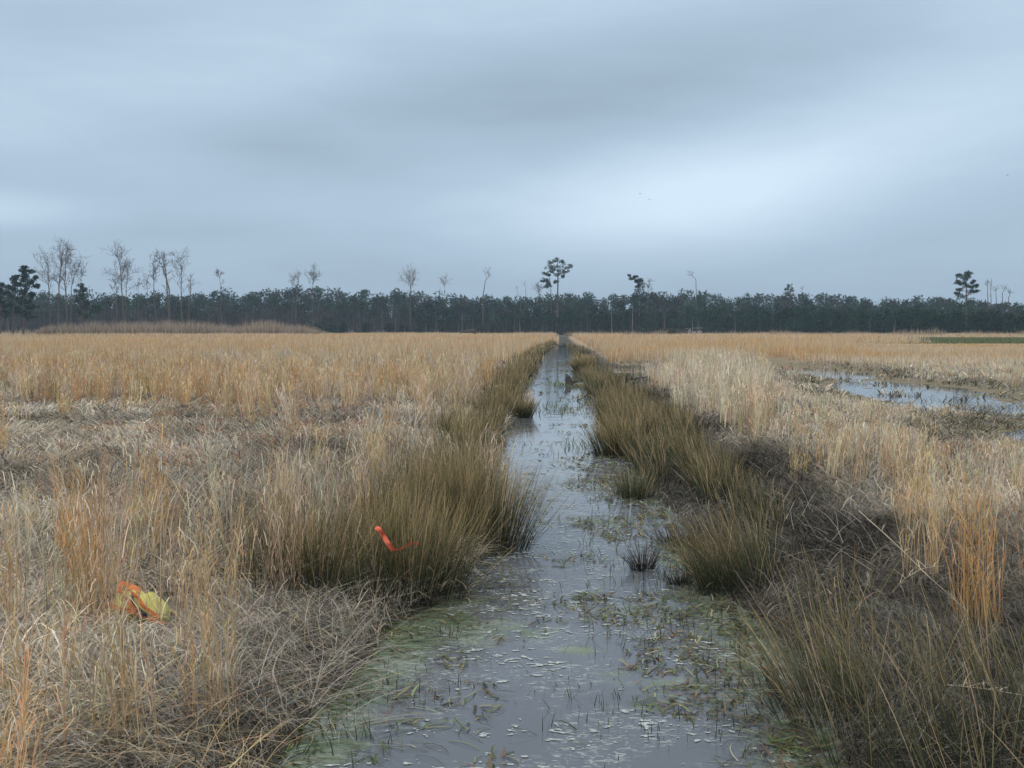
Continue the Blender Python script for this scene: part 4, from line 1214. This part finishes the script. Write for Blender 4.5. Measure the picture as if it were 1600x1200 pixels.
def ribbon(pts, w, mat, name, nrm=(0, -1, 0), t=.006):
    K = 18; P = np.array(pts); tt = np.linspace(0, len(P) - 1, K); C_ = np.stack([np.interp(tt, np.arange(len(P)), P[:, j]) for j in range(3)], 1)
    for _ in range(3): C_[1:-1] = (C_[:-2] + C_[2:] + 2 * C_[1:-1]) / 4
    tn = np.gradient(C_, axis=0); tn /= np.linalg.norm(tn, axis=1)[:, None]
    n_ = np.tile(np.array(nrm, float), (K, 1)) + .25 * np.sin(np.arange(K) * .9)[:, None] * np.array([0, 0, 1.0])
    sd_ = np.cross(tn, n_); sd_ /= np.linalg.norm(sd_, axis=1)[:, None]; nn = np.cross(sd_, tn)
    V = np.concatenate([C_ + sd_ * w / 2 + nn * t / 2, C_ - sd_ * w / 2 + nn * t / 2, C_ - sd_ * w / 2 - nn * t / 2, C_ + sd_ * w / 2 - nn * t / 2])
    Q = [(a * K + k, b_ * K + k, b_ * K + k + 1, a * K + k + 1) for a, b_ in ((0, 1), (1, 2), (2, 3), (3, 0)) for k in range(K - 1)]
    Q += [(0, 3 * K, 2 * K, K), (K - 1, 2 * K - 1, 3 * K - 1, 4 * K - 1)]
    m = TB(); m.add(V, Q, None, np.array([.5, .5, .5]))
    return m.build(name, mat, bag if mat is not M_TAPE else None, origin=bo if mat is not M_TAPE else C_[0], smooth=False)


ribbon([bp_(183, 937, -.11), bp_(200, 941, -.135), bp_(222, 945, -.135), bp_(245, 955, -.135), bp_(270, 968, -.11)], .022, M_ORANGE, 'strap')
ribbon([bp_(186, 915, -.03), bp_(206, 922, -.11), bp_(218, 934, -.135), bp_(228, 944, -.14)], .022, M_ORANGE, 'strap')
ribbon([bp_(212, 922, -.06), bp_(228, 926, -.11), bp_(236, 937, -.125), bp_(262, 956, -.125)], .020, M_ORANGE, 'strap')
ribbon([bp_(186, 912, 0), bp_(200, 914, -.01), bp_(215, 919, -.02), bp_(222, 922, -.03)], .035, M_ORANGE, 'flap', (0, -.8, .6))
ribbon([bp_(183, 938, -.07), bp_(184, 946, -.11), bp_(188, 950, -.06)], .016, M_ORANGE, 'strap_end')
ribbon([bp_(215, 924, -.075), bp_(221, 932, -.13), bp_(227, 940, -.135)], .017, M_BLACK, 'dark_strap')
ribbon([bp_(231, 941, -.135), bp_(238, 948, -.14), bp_(247, 952, -.135)], .020, M_BLACK, 'dark_strap')
ribbon([bp_(215, 919, -.01), bp_(216, 912, 0)], .012, M_BLACK, 'buckle')

# flagging tape caught on the rushes
YT = 6.45
ob = ribbon([at(587, 824, YT), at(593, 827, YT - .04), at(600, 839, YT - .01), at(607, 850, YT - .05), at(614, 860, YT - .02)], .028, M_TAPE, 'flagging_tape', (.3, -1, .2), .0015)
tag(ob, 'orange red plastic flagging tape caught on rush tips on the left bank', 'tape')
q0 = np.array(ob.location)
K = 14
for pts, w in [([(614, 860), (624, 858), (634, 854), (646, 848)], .010), ([(640, 851), (642, 846), (641, 841)], .016), ([(648, 849), (655, 850)], .010)]:
    P = np.array([at(u, v, YT - .02) for u, v in pts]); t = np.linspace(0, len(P) - 1, K); C_ = np.stack([np.interp(t, np.arange(len(P)), P[:, j]) for j in range(3)], 1)
    m = TB(); V = np.concatenate([C_ + (0, 0, w / 2), C_ - (0, -.004, w / 2)]); m.add(V, [(k, k + 1, K + k + 1, K + k) for k in range(K - 1)], None, np.array([.5, .5, .5]))
    m.build('tape_tail', M_TAPE, ob, origin=q0)

# ------------------------------------------------------------------ air
rng = np.random.default_rng(125)
HAZE = 0.00032
if HAZE:
    m, b = newmat('haze_air')
    v = b.n('ShaderNodeVolumePrincipled'); v.inputs['Color'].default_value = (.62, .79, .98, 1); v.inputs['Density'].default_value = HAZE
    v.inputs['Anisotropy'].default_value = 0.0
    o = b.n('ShaderNodeOutputMaterial'); b.link(v.outputs[0], o.inputs['Volume'])
    hz = TB(); box(hz, (0, 730, 18.25), (1830, 1560, 39.5))
    ob = hz.build('haze', m, kind='stuff')
